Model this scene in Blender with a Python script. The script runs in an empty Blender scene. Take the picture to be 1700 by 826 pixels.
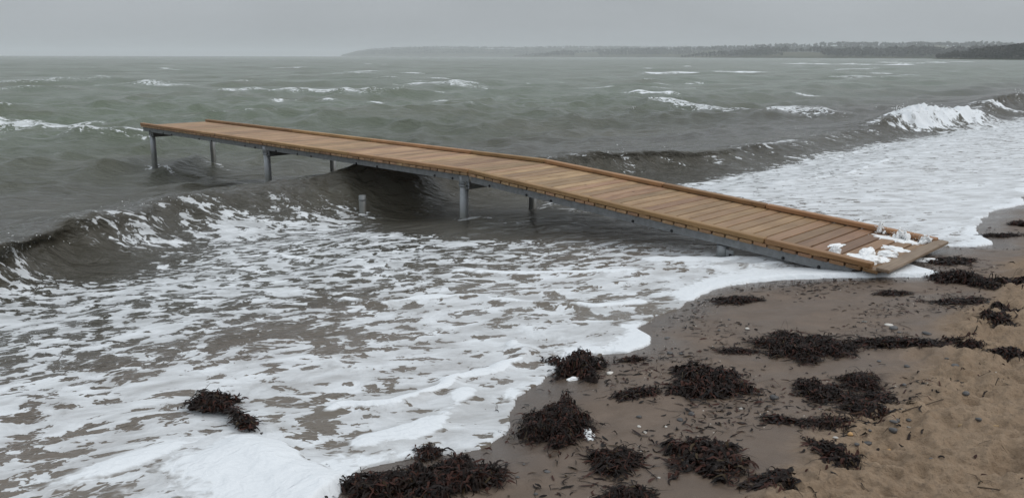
import bpy, bmesh, math, random
import numpy as np
from mathutils import Vector, Matrix

# ------------------------------------------------------------------ camera, sky, sun, exposure
scene = bpy.context.scene
col = scene.collection
CAM_Z = 2.3
cam_data = bpy.data.cameras.new('camera')
cam_data.sensor_width = 36.0
cam_data.lens = 36.0 * 1345.0 / 1700.0
cam_data.clip_start = 0.05
cam_data.clip_end = 30000
cam = bpy.data.objects.new('camera', cam_data)
col.objects.link(cam)
cam.matrix_world = (Matrix.Translation((0, 0, CAM_Z)) @ Matrix.Rotation(math.pi / 2 - 0.233, 4, 'X')
                    @ Matrix.Rotation(0.002, 4, 'Z'))
scene.camera = cam

SUN_EL, SUN_AZ = math.radians(46), math.radians(105)      # azimuth from +Y, clockwise positive
world = bpy.data.worlds.new('World')
scene.world = world
world.use_nodes = True
wt = world.node_tree
for nd in list(wt.nodes):
    wt.nodes.remove(nd)
wout = wt.nodes.new('ShaderNodeOutputWorld')
wbg = wt.nodes.new('ShaderNodeBackground')
wsky = wt.nodes.new('ShaderNodeTexSky')
wsky.sky_type = 'NISHITA'
wsky.sun_disc = False
wsky.sun_elevation = SUN_EL
wsky.sun_rotation = SUN_AZ
wsky.air_density = 1.0
wsky.dust_density = 4.0
wtc = wt.nodes.new('ShaderNodeTexCoord')
wsep = wt.nodes.new('ShaderNodeSeparateXYZ')
wt.links.new(wtc.outputs['Generated'], wsep.inputs[0])
wcl = wt.nodes.new('ShaderNodeMapRange')                   # overcast sky: zenith three times the horizon
wcl.inputs['From Min'].default_value = 0.0
wcl.inputs['From Max'].default_value = 1.0
wcl.inputs['To Min'].default_value = 4.0
wcl.inputs['To Max'].default_value = 10.6
wt.links.new(wsep.outputs['Z'], wcl.inputs['Value'])
wno = wt.nodes.new('ShaderNodeTexNoise')                   # faint unevenness of the cloud sheet
wno.inputs['Scale'].default_value = 2.2
wno.inputs['Detail'].default_value = 3.0
wmp = wt.nodes.new('ShaderNodeMapping')
wmp.inputs['Scale'].default_value = (1, 1, 3.5)
wt.links.new(wtc.outputs['Generated'], wmp.inputs[0])
wt.links.new(wmp.outputs[0], wno.inputs['Vector'])
wnr = wt.nodes.new('ShaderNodeMapRange')
wnr.inputs['From Min'].default_value = 0.3
wnr.inputs['From Max'].default_value = 0.7
wnr.inputs['To Min'].default_value = 0.89
wnr.inputs['To Max'].default_value = 1.11
wt.links.new(wno.outputs['Fac'], wnr.inputs['Value'])
wmul = wt.nodes.new('ShaderNodeMath')
wmul.operation = 'MULTIPLY'
wt.links.new(wcl.outputs[0], wmul.inputs[0])
wt.links.new(wnr.outputs[0], wmul.inputs[1])
wgrey = wt.nodes.new('ShaderNodeVectorMath')
wgrey.operation = 'SCALE'
wgrey.inputs[0].default_value = (0.915, 0.975, 1.035)
wt.links.new(wmul.outputs[0], wgrey.inputs['Scale'])
wmix = wt.nodes.new('ShaderNodeMix')
wmix.data_type = 'RGBA'
wmix.inputs['Factor'].default_value = 0.93
wt.links.new(wsky.outputs[0], wmix.inputs['A'])
wt.links.new(wgrey.outputs[0], wmix.inputs['B'])
wt.links.new(wmix.outputs['Result'], wbg.inputs['Color'])
wbg.inputs['Strength'].default_value = 0.104
wt.links.new(wbg.outputs[0], wout.inputs['Surface'])

sun_data = bpy.data.lights.new('sun', 'SUN')
sun_data.energy = 0.9
sun_data.angle = math.radians(30)
sun_data.color = (1.0, 0.97, 0.93)
sun = bpy.data.objects.new('sun', sun_data)
col.objects.link(sun)
sdir = Vector((math.sin(SUN_AZ) * math.cos(SUN_EL), math.cos(SUN_AZ) * math.cos(SUN_EL), math.sin(SUN_EL)))
sun.rotation_euler = (-sdir).to_track_quat('-Z', 'Y').to_euler()

scene.view_settings.view_transform = 'Standard'
scene.view_settings.look = 'None'
scene.view_settings.gamma = 1.0
scene.view_settings.exposure = 0.0
scene.render.engine = 'CYCLES'
scene.cycles.use_denoising = True
scene.cycles.max_bounces = 6
scene.cycles.diffuse_bounces = 3
scene.cycles.volume_bounces = 2

# ------------------------------------------------------------------ shore frame and noise
AZ = 2.368
Lx, Ly = math.cos(AZ), math.sin(AZ)          # seaward, along the jetty
Wx, Wy = Ly, -Lx                             # along the shore
def to_sn(x, y): return x * Wx + y * Wy, x * Lx + y * Ly
def to_xy(s, n): return s * Wx + n * Lx, s * Wy + n * Ly

_rp = np.random.RandomState(1)
PERM = _rp.permutation(4096).astype(np.int32)
_ga = _rp.rand(4096) * 2 * math.pi
GX, GY = np.cos(_ga), np.sin(_ga)
def pnoise(x, y, seed=0):
    x = np.asarray(x, float); y = np.asarray(y, float)
    ix = np.floor(x); iy = np.floor(y); fx = x - ix; fy = y - iy
    ix = ix.astype(np.int32) + int(seed) * 131; iy = iy.astype(np.int32)
    p0 = PERM[ix & 4095]; p1 = PERM[(ix + 1) & 4095]
    ux = fx * fx * fx * (fx * (fx * 6 - 15) + 10); uy = fy * fy * fy * (fy * (fy * 6 - 15) + 10)
    def g(ox, oy):
        h = PERM[((p1 if ox else p0) + iy + oy) & 4095]
        return GX[h] * (fx - ox) + GY[h] * (fy - oy)
    a = g(0, 0); b = g(1, 0); c = g(0, 1); d = g(1, 1)
    return 1.5 * ((a + (b - a) * ux) * (1 - uy) + (c + (d - c) * ux) * uy)
def fbm(x, y, o=4, seed=0, gain=.5):
    t = 0; a = 1.0; s = 0
    for k in range(o):
        t = t + a * pnoise(x * 2 ** k, y * 2 ** k, seed + k * 17); s += a; a *= gain
    return t / s
def noise1(x, f, c, seed):
    """one-dimensional noise along the shore, read from a table"""
    k = (f, c, seed)
    if k not in N1:
        g = np.arange(-60, 260, min(.05, .12 / f)); N1[k] = (g, pnoise(g * f, g * 0 + c, seed))
    return np.interp(x, *N1[k])
N1 = {}
def fbm_near(x, y, o, seed, mask, gain=.5):
    out = np.zeros(x.shape)
    out[mask] = fbm(x[mask], y[mask], o, seed, gain)
    return out
def sstep(a, b, x):
    t = np.clip((x - a) / (b - a), 0, 1)
    return t * t * (3 - 2 * t)

def beach_plane(n):
    n = np.asarray(n, float)
    z = np.where(n < 2.55, .36 + (2.55 - n) * .075, .36 - (n - 2.55) * .1)
    z = np.where(n < -4, .85 + (-4 - n) * .02, z)
    return np.maximum(np.minimum(z, 4.0), -3.0)
# swash edge: along-shore s -> n
ES = np.array([-30, -8, -2, 1.0, 1.85, 2.11, 2.32, 2.66, 2.85, 3.04, 3.30, 3.54, 3.9, 4.19, 4.35, 4.58, 4.75, 4.89, 5.25, 5.62, 6.0, 6.32, 6.7,
               7.01, 7.3, 7.56, 7.75, 7.9, 8.09, 8.5, 9.09, 9.3, 9.5, 9.8, 10.39, 11.1, 11.81, 12.2, 12.61, 14, 17, 25, 60, 3000])
EN = np.array([2.6, 2.5, 2.9, 2.75, 2.92, 3.11, 2.98, 2.78, 2.80, 2.97, 3.18, 3.20, 3.34, 3.28, 3.12, 3.10, 3.22, 3.44, 3.50, 3.52, 3.58, 3.63, 3.48,
               3.2, 2.72, 2.24, 2.14, 2.36, 2.62, 2.78, 2.58, 2.25, 2.18, 2.35, 2.59, 2.72, 2.80, 2.72, 2.6, 2.9, 2.6, 2.9, 2.8, 2.8])
def edge_n(s):
    e = np.interp(s, ES, EN)
    w = sstep(14, 20, s)
    return e + .035 * noise1(s, 3.1, .37, 5) + .018 * noise1(s, 8.3, 2.7, 6) + w * .25 * noise1(s, .35, 8.1, 7)
# limit between wet swash sand and dry trampled sand
DS = np.array([-30, 2.0, 2.98, 3.43, 4.03, 4.6, 5.82, 7.63, 9.13, 14, 3000])
DN = np.array([1.3, 1.45, 1.49, 1.45, 1.50, 1.46, 1.58, 1.76, 1.82, 1.8, 1.8])
def dryness(s, n):
    d = np.interp(s, DS, DN) - n + .22 * fbm(s * 1.6, n * 1.6, 3, 40)
    return sstep(-.16, .22, d)
rs_ = np.random.RandomState(3)
FOOT = [(1.74, 3.41, .085, .055, .3)] + [(x, y, .13, .06, a) for x, y, a in
        ((2.25, 3.35, .9), (2.75, 3.75, .8), (2.9, 4.35, .7), (3.35, 4.75, .9), (3.3, 5.35, .6), (2.4, 2.85, 1.0), (3.7, 5.75, .8), (3.0, 3.1, .7),
         (4.2, 6.3, .8), (4.4, 6.9, .7), (4.9, 7.1, .9), (2.05, 3.85, .9), (2.6, 4.9, .8), (1.3, 2.75, .7), (1.75, 2.9, .8))]
def sand_z(x, y):
    s, n = to_sn(x, y)
    d = dryness(s, n)
    z = beach_plane(n) + .012 * fbm(s * .7, n * .9, 3, 11) + .007 * fbm(s * 3, n * 5, 4, 12)
    lump = .045 * fbm(s * 1.5, n * 1.8, 3, 21) + .050 * fbm(s * 4.5, n * 4.5, 3, 22) + .036 * fbm(s * 12, n * 12, 3, 23)
    rid = .024 * (1 - 2 * np.abs(fbm(x * 9 + y * 3, y * 16, 2, 24)))
    z = z + d * (lump + rid + .012)
    for fx, fy, a, b, ang in FOOT:
        dx = x - fx; dy = y - fy; c, q = math.cos(ang), math.sin(ang)
        u = (dx * c + dy * q) / a; v = (-dx * q + dy * c) / b
        r2 = u * u + v * v
        z = z - .034 * np.exp(-(r2 ** 2)) + .014 * np.exp(-((np.sqrt(r2) - 1.45) / .35) ** 2) * (.4 + .6 * d)
    return z
def ground(x, y): return float(sand_z(np.array([float(x)]), np.array([float(y)]))[0])

# ------------------------------------------------------------------ mesh and material helpers
def mesh_np(name, verts, quads, smooth=True):
    me = bpy.data.meshes.new(name)
    v = np.asarray(verts, np.float32).reshape(-1, 3); q = np.asarray(quads, np.int32)
    k = q.shape[1]
    me.vertices.add(len(v)); me.vertices.foreach_set('co', v.ravel())
    me.loops.add(q.size); me.loops.foreach_set('vertex_index', q.ravel())
    me.polygons.add(len(q))
    me.polygons.foreach_set('loop_start', np.arange(0, q.size, k, dtype=np.int32))
    me.polygons.foreach_set('loop_total', np.full(len(q), k, np.int32))
    me.polygons.foreach_set('use_smooth', np.full(len(q), smooth))
    me.update(calc_edges=True)
    return me
def fattr(me, name, a):
    t = me.attributes.new(name, 'FLOAT', 'POINT'); t.data.foreach_set('value', np.asarray(a, np.float32).ravel())
def vattr(me, name, a):
    t = me.attributes.new(name, 'FLOAT_VECTOR', 'POINT'); t.data.foreach_set('vector', np.asarray(a, np.float32).ravel())
def obj(name, me, mat=None, parent=None, kind=None, label=None, cat=None, group=None):
    o = bpy.data.objects.new(name, me); col.objects.link(o)
    if mat is not None and me is not None and len(me.materials) == 0: me.materials.append(mat)
    if parent is not None: o.parent = parent
    if kind: o['kind'] = kind
    if label: o['label'] = label
    if cat: o['category'] = cat
    if group: o['group'] = group
    return o
class NT:
    def __init__(s, name):
        s.m = bpy.data.materials.new(name); s.m.use_nodes = True; s.t = s.m.node_tree
        for n in list(s.t.nodes): s.t.nodes.remove(n)
        s.out = s.t.nodes.new('ShaderNodeOutputMaterial')
    def n(s, typ, **kw):
        nd = s.t.nodes.new('ShaderNode' + typ)
        for k, v in kw.items():
            if k in ('data_type', 'operation', 'blend_type', 'interpolation_type', 'clamp', 'attribute_name', 'noise_dimensions', 'feature', 'voronoi_dimensions', 'normalize', 'clamp_factor'):
                setattr(nd, k, v)
            else:
                s.set(nd, k.replace('_', ' '), v)
        return nd
    def set(s, nd, k, v):
        i = nd.inputs[int(k[1:])] if k[0] == 'i' and k[1:].isdigit() else nd.inputs[k]
        if isinstance(v, bpy.types.NodeSocket): s.t.links.new(v, i)
        else: i.default_value = v
    def attr(s, a, o='Fac'): return s.n('Attribute', attribute_name=a).outputs[o]
    def math(s, op, a, b=None, c=None):
        nd = s.n('Math', operation=op); s.set(nd, 'i0', a)
        if b is not None: s.set(nd, 'i1', b)
        if c is not None: s.set(nd, 'i2', c)
        return nd.outputs[0]
    def mapr(s, v, a, b, c, d, smooth=False):
        nd = s.n('MapRange', Value=v); nd.interpolation_type = 'SMOOTHSTEP' if smooth else 'LINEAR'
        for k, x in (('From Min', a), ('From Max', b), ('To Min', c), ('To Max', d)): s.set(nd, k, x)
        return nd.outputs[0]
    def mix(s, f, a, b):
        nd = s.n('Mix', data_type='RGBA'); s.set(nd, 'Factor', f)
        for k, x in (('A', a), ('B', b)):
            i = [q for q in nd.inputs if q.name == k and q.type == 'RGBA'][0]
            if isinstance(x, bpy.types.NodeSocket): s.t.links.new(x, i)
            else: i.default_value = (*x, 1) if len(x) == 3 else x
        return [q for q in nd.outputs if q.type == 'RGBA'][0]
    def noise(s, vec, scale, detail=4, rough=.5, dist=0.0, out='Fac'):
        nd = s.n('TexNoise', Scale=scale, Detail=detail, Roughness=rough, Distortion=dist)
        if vec is not None: s.set(nd, 'Vector', vec)
        return nd.outputs[out]
    def mapping(s, vec, scale=(1, 1, 1), loc=(0, 0, 0), rot=(0, 0, 0)):
        nd = s.n('Mapping', Vector=vec); nd.inputs['Scale'].default_value = scale
        nd.inputs['Location'].default_value = loc; nd.inputs['Rotation'].default_value = rot
        return nd.outputs[0]
    def bump(s, h, strength, dist, normal=None):
        nd = s.n('Bump', Height=h, Strength=strength, Distance=dist)
        if normal is not None: s.set(nd, 'Normal', normal)
        return nd.outputs[0]
    def bsdf(s, **kw):
        nd = s.n('BsdfPrincipled')
        for k, v in kw.items():
            if isinstance(v, tuple) and len(v) == 3: v = (*v, 1)
            s.set(nd, k.replace('_', ' '), v)
        return nd.outputs[0]
    def surf(s, sh): s.t.links.new(sh, s.out.inputs['Surface']); return s.m

# ------------------------------------------------------------------ materials of the setting
def sea_material():
    t = NT('sea_water')
    flow = t.attr('flow', 'Vector'); D = t.attr('foam'); T = t.attr('thick'); depth = t.attr('shelf')
    geo = t.n('NewGeometry')
    # murky water: sandy in the swash, grey brown in the surf, green further out
    c1 = t.mix(t.mapr(depth, 0.0, .45, 0, 1, True), (.150, .122, .098), (.058, .053, .040))
    c2 = t.mix(t.mapr(depth, .45, 1.0, 0, 1, True), c1, (.116, .142, .100))
    cn = t.noise(t.mapping(flow, (.12, .2, 1)), 1.0, 4, .55)
    c3 = t.mix(t.mapr(cn, .46, .74, 0, .5), c2, (.120, .114, .084))
    # ripples
    r1 = t.noise(t.mapping(flow, (2.2, 4.2, 1)), 1.0, 5, .6, .4)
    r2 = t.noise(t.mapping(flow, (11, 19, 1)), 1.0, 3, .55, .3)
    hgt = t.math('ADD', t.math('MULTIPLY', r1, .16), t.math('MULTIPLY', r2, .020))
    calm = t.attr('calm')
    nb = t.bump(hgt, t.mapr(calm, 0, 1, .95, .35), 1.0)
    # facet tilt of the far chop, too fine for the sheet
    v = t.n('TexNoise', Scale=1.0, Detail=4.0, Roughness=.6); t.set(v, 'Vector', t.mapping(flow, (1.0, 2.3, 1)))
    vs = t.n('VectorMath', operation='SUBTRACT'); t.set(vs, 'i0', v.outputs['Color']); vs.inputs[1].default_value = (.5, .5, .5)
    vm = t.n('VectorMath', operation='MULTIPLY'); t.set(vm, 'i0', vs.outputs[0]); vm.inputs[1].default_value = (.9, .9, 0)
    vf = t.n('VectorMath', operation='SCALE'); t.set(vf, 'i0', vm.outputs[0]); t.set(vf, 'Scale', t.attr('chop'))
    va = t.n('VectorMath', operation='ADD'); t.set(va, 'i0', nb); t.set(va, 'i1', vf.outputs[0])
    vn = t.n('VectorMath', operation='NORMALIZE'); t.set(vn, 'i0', va.outputs[0])
    water = t.bsdf(Base_Color=c3, Roughness=t.mapr(t.attr('chop'), 0, 1, .10, .22), IOR=1.33, Normal=vn.outputs[0])
    # foam: a sheet torn into lens-shaped holes, thinner and lacy where density drops
    warp = t.noise(t.mapping(flow, (1.5, 2.2, 1)), 1.0, 3, .5, 0, 'Color')
    wv = t.n('VectorMath', operation='MULTIPLY_ADD'); t.set(wv, 'i0', warp); wv.inputs[1].default_value = (.42, .30, 0); t.set(wv, 'i2', flow)
    fl = wv.outputs[0]
    h1 = t.noise(t.mapping(fl, (5.6, 8.0, 1), (3, 7, 0)), 1.0, 1.4, .4, .3)
    h2 = t.noise(t.mapping(fl, (16.0, 22, 1)), 1.0, 2, .5, .4)
    h3 = t.noise(t.mapping(fl, (42, 52, 1)), 1.0, 2, .6, .2)
    big = t.noise(t.mapping(fl, (.8, 1.2, 1)), 1.0, 3, .55)
    vo = t.n('TexVoronoi', feature='SMOOTH_F1', Scale=1.0, Smoothness=.35); t.set(vo, 'Vector', t.mapping(fl, (5.6, 8.4, 1), (1.3, 2.2, 0)))
    hh = t.math('ADD', t.math('MULTIPLY', h1, .40), t.math('MULTIPLY', h2, .34))
    hh = t.math('ADD', hh, t.math('MULTIPLY', vo.outputs['Distance'], .26))
    hh = t.math('ADD', hh, t.math('MULTIPLY', h3, .11))
    dn = t.math('ADD', D, t.math('MULTIPLY', t.math('SUBTRACT', big, .5), .8))
    thr = t.mapr(dn, 0, 1, .745, .345)
    e = t.math('SUBTRACT', hh, thr)
    mask = t.mapr(e, -.003, .006, 0, 1, True)
    film = t.noise(t.mapping(fl, (2.6, 4.2, 1), (9, 4, 0)), 1.0, 4, .62, .3)
    body = t.math('MULTIPLY', t.mapr(film, .34, .66, .46, .95), t.mapr(e, 0, .05, .86, 1.0))
    vor = t.n('TexVoronoi', feature='DISTANCE_TO_EDGE', Scale=1.0); t.set(vor, 'Vector', t.mapping(fl, (11, 16, 1)))
    lace = t.math('MULTIPLY', t.mapr(vor.outputs['Distance'], .0, .06, .6, 0), t.mapr(e, -.12, -.01, 0, 1))
    lace = t.math('MULTIPLY', lace, t.mapr(h2, .42, .6, 0, 1))
    fac = t.math('MAXIMUM', t.math('MULTIPLY', mask, body), lace)
    fac = t.math('MULTIPLY', fac, t.mapr(D, .02, .16, 0, 1))
    tn = t.math('ADD', T, t.math('MULTIPLY', t.math('SUBTRACT', h2, .5), .5))
    fac = t.math('MAXIMUM', fac, t.mapr(tn, .22, .55, 0, 1, True))
    bub = t.noise(fl, 160, 2, .6)
    fh = t.math('ADD', t.math('MULTIPLY', h2, .022), t.math('MULTIPLY', bub, .0018))
    fb = t.bump(fh, .7, 1.0)
    fcol = t.mix(t.mapr(bub, .3, .7, 0, 1), (.72, .75, .775), (.79, .815, .835))
    foam = t.bsdf(Base_Color=fcol, Roughness=.6, Normal=fb, Specular_IOR_Level=.25)
    ms = t.n('MixShader'); t.set(ms, 'i0', fac); t.set(ms, 'i1', water); t.set(ms, 'i2', foam)
    return t.surf(ms.outputs[0])

def sand_material():
    t = NT('beach_sand')
    tc = t.n('TexCoord').outputs['Object']; dry = t.attr('dry'); wet = t.attr('soaked')
    g = t.noise(tc, 420, 2, .7); m = t.noise(tc, 5, 5, .6); l = t.noise(tc, 38, 4, .65)
    b_ = t.noise(t.mapping(tc, (1.1, 2.6, 1), (0, 0, 0), (0, 0, .8)), 1.0, 5, .62, .5)
    cw = t.mix(t.mapr(m, .35, .68, 0, 1), (.106, .075, .055), (.165, .121, .092))
    cw = t.mix(t.mapr(b_, .40, .64, 0, .6), cw, (.086, .061, .045))
    cd = t.mix(t.mapr(m, .3, .7, 0, 1), (.220, .154, .100), (.305, .222, .150))
    c = t.mix(dry, cw, cd)
    c = t.mix(t.mapr(l, .54, .72, 0, t.mapr(dry, 0, 1, .42, .62)), c, (.085, .060, .046))
    c = t.mix(t.mapr(g, .42, .78, 0, .4), c, (.33, .26, .19))
    c = t.mix(t.mapr(g, .20, .40, .5, 0), c, (.06, .045, .035))
    c = t.mix(t.math('MULTIPLY', wet, .65), c, (.072, .055, .044))
    h = t.math('ADD', t.math('MULTIPLY', g, .0014), t.math('MULTIPLY', l, t.mapr(dry, 0, 1, .003, .026)))
    nb = t.bump(h, .8, 1.0)
    rough = t.mapr(dry, 0, 1, t.mapr(b_, .4, .64, .60, .36), .95); rough = t.math('SUBTRACT', rough, t.math('MULTIPLY', wet, .38))
    return t.surf(t.bsdf(Base_Color=c, Roughness=rough, Normal=nb, Specular_IOR_Level=t.mapr(wet, 0, 1, .25, .5)))

# ------------------------------------------------------------------ the sea: one sheet, finer towards the beach
def fan(rads, fine_lo, fine_hi, step, coarse):
    a = np.arange(fine_lo, fine_hi + 1e-6, step)
    b = []; w = step; x = a[-1]
    while x < fine_lo + 360 - step:
        gap = min(x - a[-1], fine_lo + 360 - x); w = min(coarse, step + gap * .18); x += w; b.append(x)
    b = [q for q in b if q < fine_lo + 360 - step * .5]
    ang = np.radians(np.concatenate([a, b])); nA = len(ang); nR = len(rads)
    R, A = np.meshgrid(rads, ang, indexing='ij')
    i = np.arange(nR - 1)[:, None]; j = np.arange(nA)[None, :]; j2 = (j + 1) % nA
    q = np.stack([i * nA + j, i * nA + j2, (i + 1) * nA + j2, (i + 1) * nA + j], -1).reshape(-1, 4)[:, ::-1]
    return R.ravel(), (R * np.sin(A)).ravel(), (R * np.cos(A)).ravel(), q
def radii(r0, r1, f):
    out = [r0]
    while out[-1] < r1: out.append(out[-1] + f(out[-1]))
    return np.array(out)
def compact(v, q, arrs):
    used = np.zeros(len(v), bool); used[q.ravel()] = True
    idx = np.cumsum(used) - 1
    return v[used], idx[q], [a[used] for a in arrs]

def sea_dr(r):
    if r < 9.2: return max(.012, .0005 * r * r)
    if r < 26: return .042
    if r < 35: return .065
    return min(max(.065, (r - 35) * .02 + .065), .0095 * r)
R_, X_, Y_, Q_ = fan(radii(1.6, 9000, sea_dr), -37, 37, .132, 6.0)
S_, N_ = to_sn(X_, Y_)
NE_ = edge_n(S_)
d_ = N_ - NE_
keep = (d_ > -.35)
qk = keep[Q_].any(1)
Q_ = Q_[qk]
V_ = np.stack([X_, Y_, R_], -1)
V_, Q_, (S_, N_, NE_, d_) = compact(V_, Q_, [S_, N_, NE_, d_])
X_ = V_[:, 0]; Y_ = V_[:, 1]; R_ = V_[:, 2]
dr_ = np.array([0.0]) + np.where(R_ < 9.2, np.maximum(.012, .0005 * R_ * R_), np.where(R_ < 26, .042, np.where(R_ < 35, .065, np.minimum(np.maximum(.065, (R_ - 35) * .02 + .065), .0095 * R_))))
dr_ = np.maximum(dr_, R_ * math.radians(.132))

zb = beach_plane(N_)
ze = beach_plane(NE_)
lin = ze + (.08 - ze) * np.clip(d_ / np.maximum(8 - NE_, 1), 0, 1)
lin = np.where(N_ > 8, .08 - .08 * sstep(8, 14, N_), lin)
Z = np.where(d_ >= 0, np.maximum(lin, zb + .004), zb - .10 * np.clip(-d_ / .12, 0, 1) - .012)

# main breaker: crest line n(s), height, front and back widths
CS = np.array([-40, -5, 0, 1.4, 2.2, 2.9, 4.4, 6.3, 8.0, 9.5, 11.3, 12.7, 15, 20, 25, 27.5, 29.0, 31, 34, 39, 43, 46, 50, 60, 75, 100, 3000])
CN = np.array([8.0, 8.2, 8.7, 9.0, 9.45, 10.15, 11.05, 11.25, 11.2, 11.1, 11.0, 10.2, 9.6, 9.6, 9.8, 9.9, 9.4, 8.9, 9.2, 10.2, 10.8, 11.0, 10.8, 10.5, 11.5, 11, 11])
CA = np.array([.5, .5, .46, .44, .42, .38, .33, .34, .46, .42, .33, .35, .25, .14, .20, .40, .46, .34, .16, .3, .50, .5, .45, .2, .3, .1, 0])
CF = np.array([.5, .5, .5, .42, .45, .55, .8, .9, .9, .85, .7, .48, .46, .8, .7, .42, .5, .7, .8, .6, .5, .5, .5, .8, .6, .6, .6])
cn_ = np.interp(S_, CS, CN) + .22 * noise1(S_, .9, .2, 61) + .09 * noise1(S_, 2.7, .9, 62)
ca_ = np.interp(S_, CS, CA) * (1 + .14 * noise1(S_, 1.1, 4.2, 63))
cf_ = np.interp(S_, CS, CF)
q_ = N_ - cn_
prof = np.where(q_ < 0, np.exp(-np.abs(q_ / cf_) ** 2.2), np.exp(-(q_ / 1.7) ** 2) * .78 + .22 * np.exp(-(q_ / .35) ** 2))
trough = -(.15 - .09 * sstep(6.5, 4.0, S_)) * np.exp(-((q_ + cf_ + .9) / .9) ** 2)
wl = ca_ * prof + trough * np.clip(ca_ / .4, 0, 1)
Z = Z + wl * sstep(.5, 2.5, d_)
near = (np.abs(q_ + .2) < 1.8) & (R_ < 60)
rough_ = np.zeros_like(Z)
rough_[near] = (.085 * fbm(S_[near] * 1.7, N_[near] * 1.3, 5, 66, .58) + .040 * (1 - 2 * np.abs(fbm(S_[near] * 2.6 + N_[near] * .8, N_[near] * 1.6, 3, 67)))) * np.exp(-((q_[near] + .2) / 1.0) ** 2)
Z = Z + rough_ * np.clip(ca_ / .4, 0, 1.2) * sstep(.5, 2.5, d_)
# a second and third swell further out
Z = Z - .17 * np.exp(-((N_ - 18.6) / 3.0) ** 2)
for (nc0, amp, wf, wb, sd) in ((25, .30, 1.4, 3.2, 72), (34, .26, 1.6, 3.5, 73), (45, .28, 1.8, 4, 74), (58, .28, 2, 4, 75), (74, .25, 2, 5, 76)):
    c = nc0 + 2.2 * noise1(S_, .045, .5, sd) + .8 * noise1(S_, .22, 0.0, sd + 10)
    am = amp * np.clip(.55 + .9 * noise1(S_, .06, 3.3, sd + 20), .05, 1.3)
    q = N_ - c
    Z = Z + am * np.where(q < 0, np.exp(-(q / wf) ** 2), np.exp(-(q / wb) ** 2)) * (dr_ < 2.5)
# wind sea
rw = np.random.RandomState(12)
amp_off = .18 + .82 * sstep(10, 20, N_)
amp_in = sstep(1.2, 5.5, d_)
DX = np.zeros_like(Z); DY = np.zeros_like(Z); H = np.zeros_like(Z)
for k in range(64):
    lam = .55 * (22 / .55) ** ((k + rw.rand()) / 64)
    th = AZ + math.pi + rw.normal(0, .42 if lam > 4 else .6)
    kx, ky = math.cos(th) * 2 * math.pi / lam, math.sin(th) * 2 * math.pi / lam
    a = .0088 * lam ** .62 * (1.3 if 1.0 < lam < 3 else .85)
    w = sstep(2.2, 4.5, lam / dr_)
    i = np.nonzero((w > 0) & (d_ > .9))[0]
    p0 = rw.rand() * 6.283
    ph = kx * X_[i] + ky * Y_[i] + p0
    aw = a * w[i]
    H[i] += aw * np.cos(ph); sn_ = aw * np.sin(ph) * .9
    DX[i] -= math.cos(th) * sn_; DY[i] -= math.sin(th) * sn_
env = amp_off * amp_in * (1 + .35 * fbm(S_ * .05, N_ * .08, 2, 90))
Z += H * env
DX *= env; DY *= env
Z += .016 * fbm_near(S_ * 1.3, N_ * 2.2, 3, 91, R_ < 60) * sstep(.6, 2.5, d_) * (R_ < 60)
# the crest leans over shorewards
lean = np.clip(prof - .55, 0, .45) / .45
lc = np.interp(S_, [-5, 0, 2.2, 3.2, 5, 11, 12.5, 15, 20, 26, 28.5, 32, 43, 50], [.5, .5, .45, .30, .15, .10, .2, .26, .12, .12, .05, .05, .2, .2])
sh = lc * lean ** 1.6 * (q_ < 1.0) * np.exp(-np.maximum(q_, 0) / .5)
DX -= sh * Lx; DY -= sh * Ly

# --- foam density
NFS = np.array([-40, 0, 1.95, 2.9, 4.5, 5.9, 6.3, 7.1, 7.7, 8.3, 9.2, 10.2, 11.3, 12.6, 15.7, 24, 38, 60, 3000])
NFN = np.array([8.8, 8.8, 9.1, 8.9, 9.2, 9.0, 7.6, 6.3, 4.9, 4.2, 4.6, 6.0, 7.4, 8.0, 8.2, 8.4, 8.3, 8.6, 8.6])
nf = np.interp(S_, NFS, NFN) + .35 * fbm_near(S_ * .8, N_ * .8, 3, 101, R_ < 80)
inside = sstep(.55, -.55, N_ - nf) * (d_ > -.2)
right = sstep(9.0, 12.5, S_)
base = .50 + .06 * fbm_near(S_ * .5, N_ * .7, 2, 102, R_ < 80) + .13 * sstep(5.4, 3.9, N_) + .03 * sstep(2.8, 1.2, S_)
base = base * (1 - right) + right * (.72 - .10 * sstep(6.6, 8.2, N_) + .16 * sstep(5.0, 3.4, N_))
FO = inside * base
def splat(s, n, a, b, v):
    return v * np.exp(-((S_ - s) / a) ** 2 - ((N_ - n) / b) ** 2)
# torn foam up the face of the near breaker, clear water at its foot and under the jetty
FO = np.maximum(FO, splat(4.9, 9.8, 1.0, .8, .62)); FO = np.maximum(FO, splat(6.2, 9.7, .9, .85, .63))
FO = np.maximum(FO, splat(3.7, 9.9, .6, .8, .57)); FO = np.maximum(FO, splat(2.1, 8.9, .4, .5, .45)); FO = np.maximum(FO, splat(5.4, 9.0, .9, .6, .52))
FO = FO - splat(3.0, 9.2, .5, .45, .42) - splat(7.2, 8.9, .55, .8, .5) - splat(8.2, 9.6, .8, 1.2, .45)
FO = FO - splat(8.0, 6.9, .9, 1.1, .55) - splat(8.6, 5.2, .8, .8, .5)
FO = np.maximum(FO, splat(10.2, 6.3, .7, .35, .7)); FO = np.maximum(FO, splat(9.6, 8.2, .5, .3, .62)); FO = np.maximum(FO, splat(9.2, 7.3, .4, .25, .5))
for pn_ in (2.55 + 5.62, 2.55 + 10.92, 2.55 + 15.98):
    for ps_ in (7.415, 8.805):
        FO = np.maximum(FO, splat(ps_, pn_ - .12, .16, .24, .56)); FO = np.maximum(FO, splat(ps_ + .1, pn_ - .5, .10, .45, .40))
FO = np.maximum(FO, splat(6.95, 9.75, .2, .25, .5))
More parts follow.
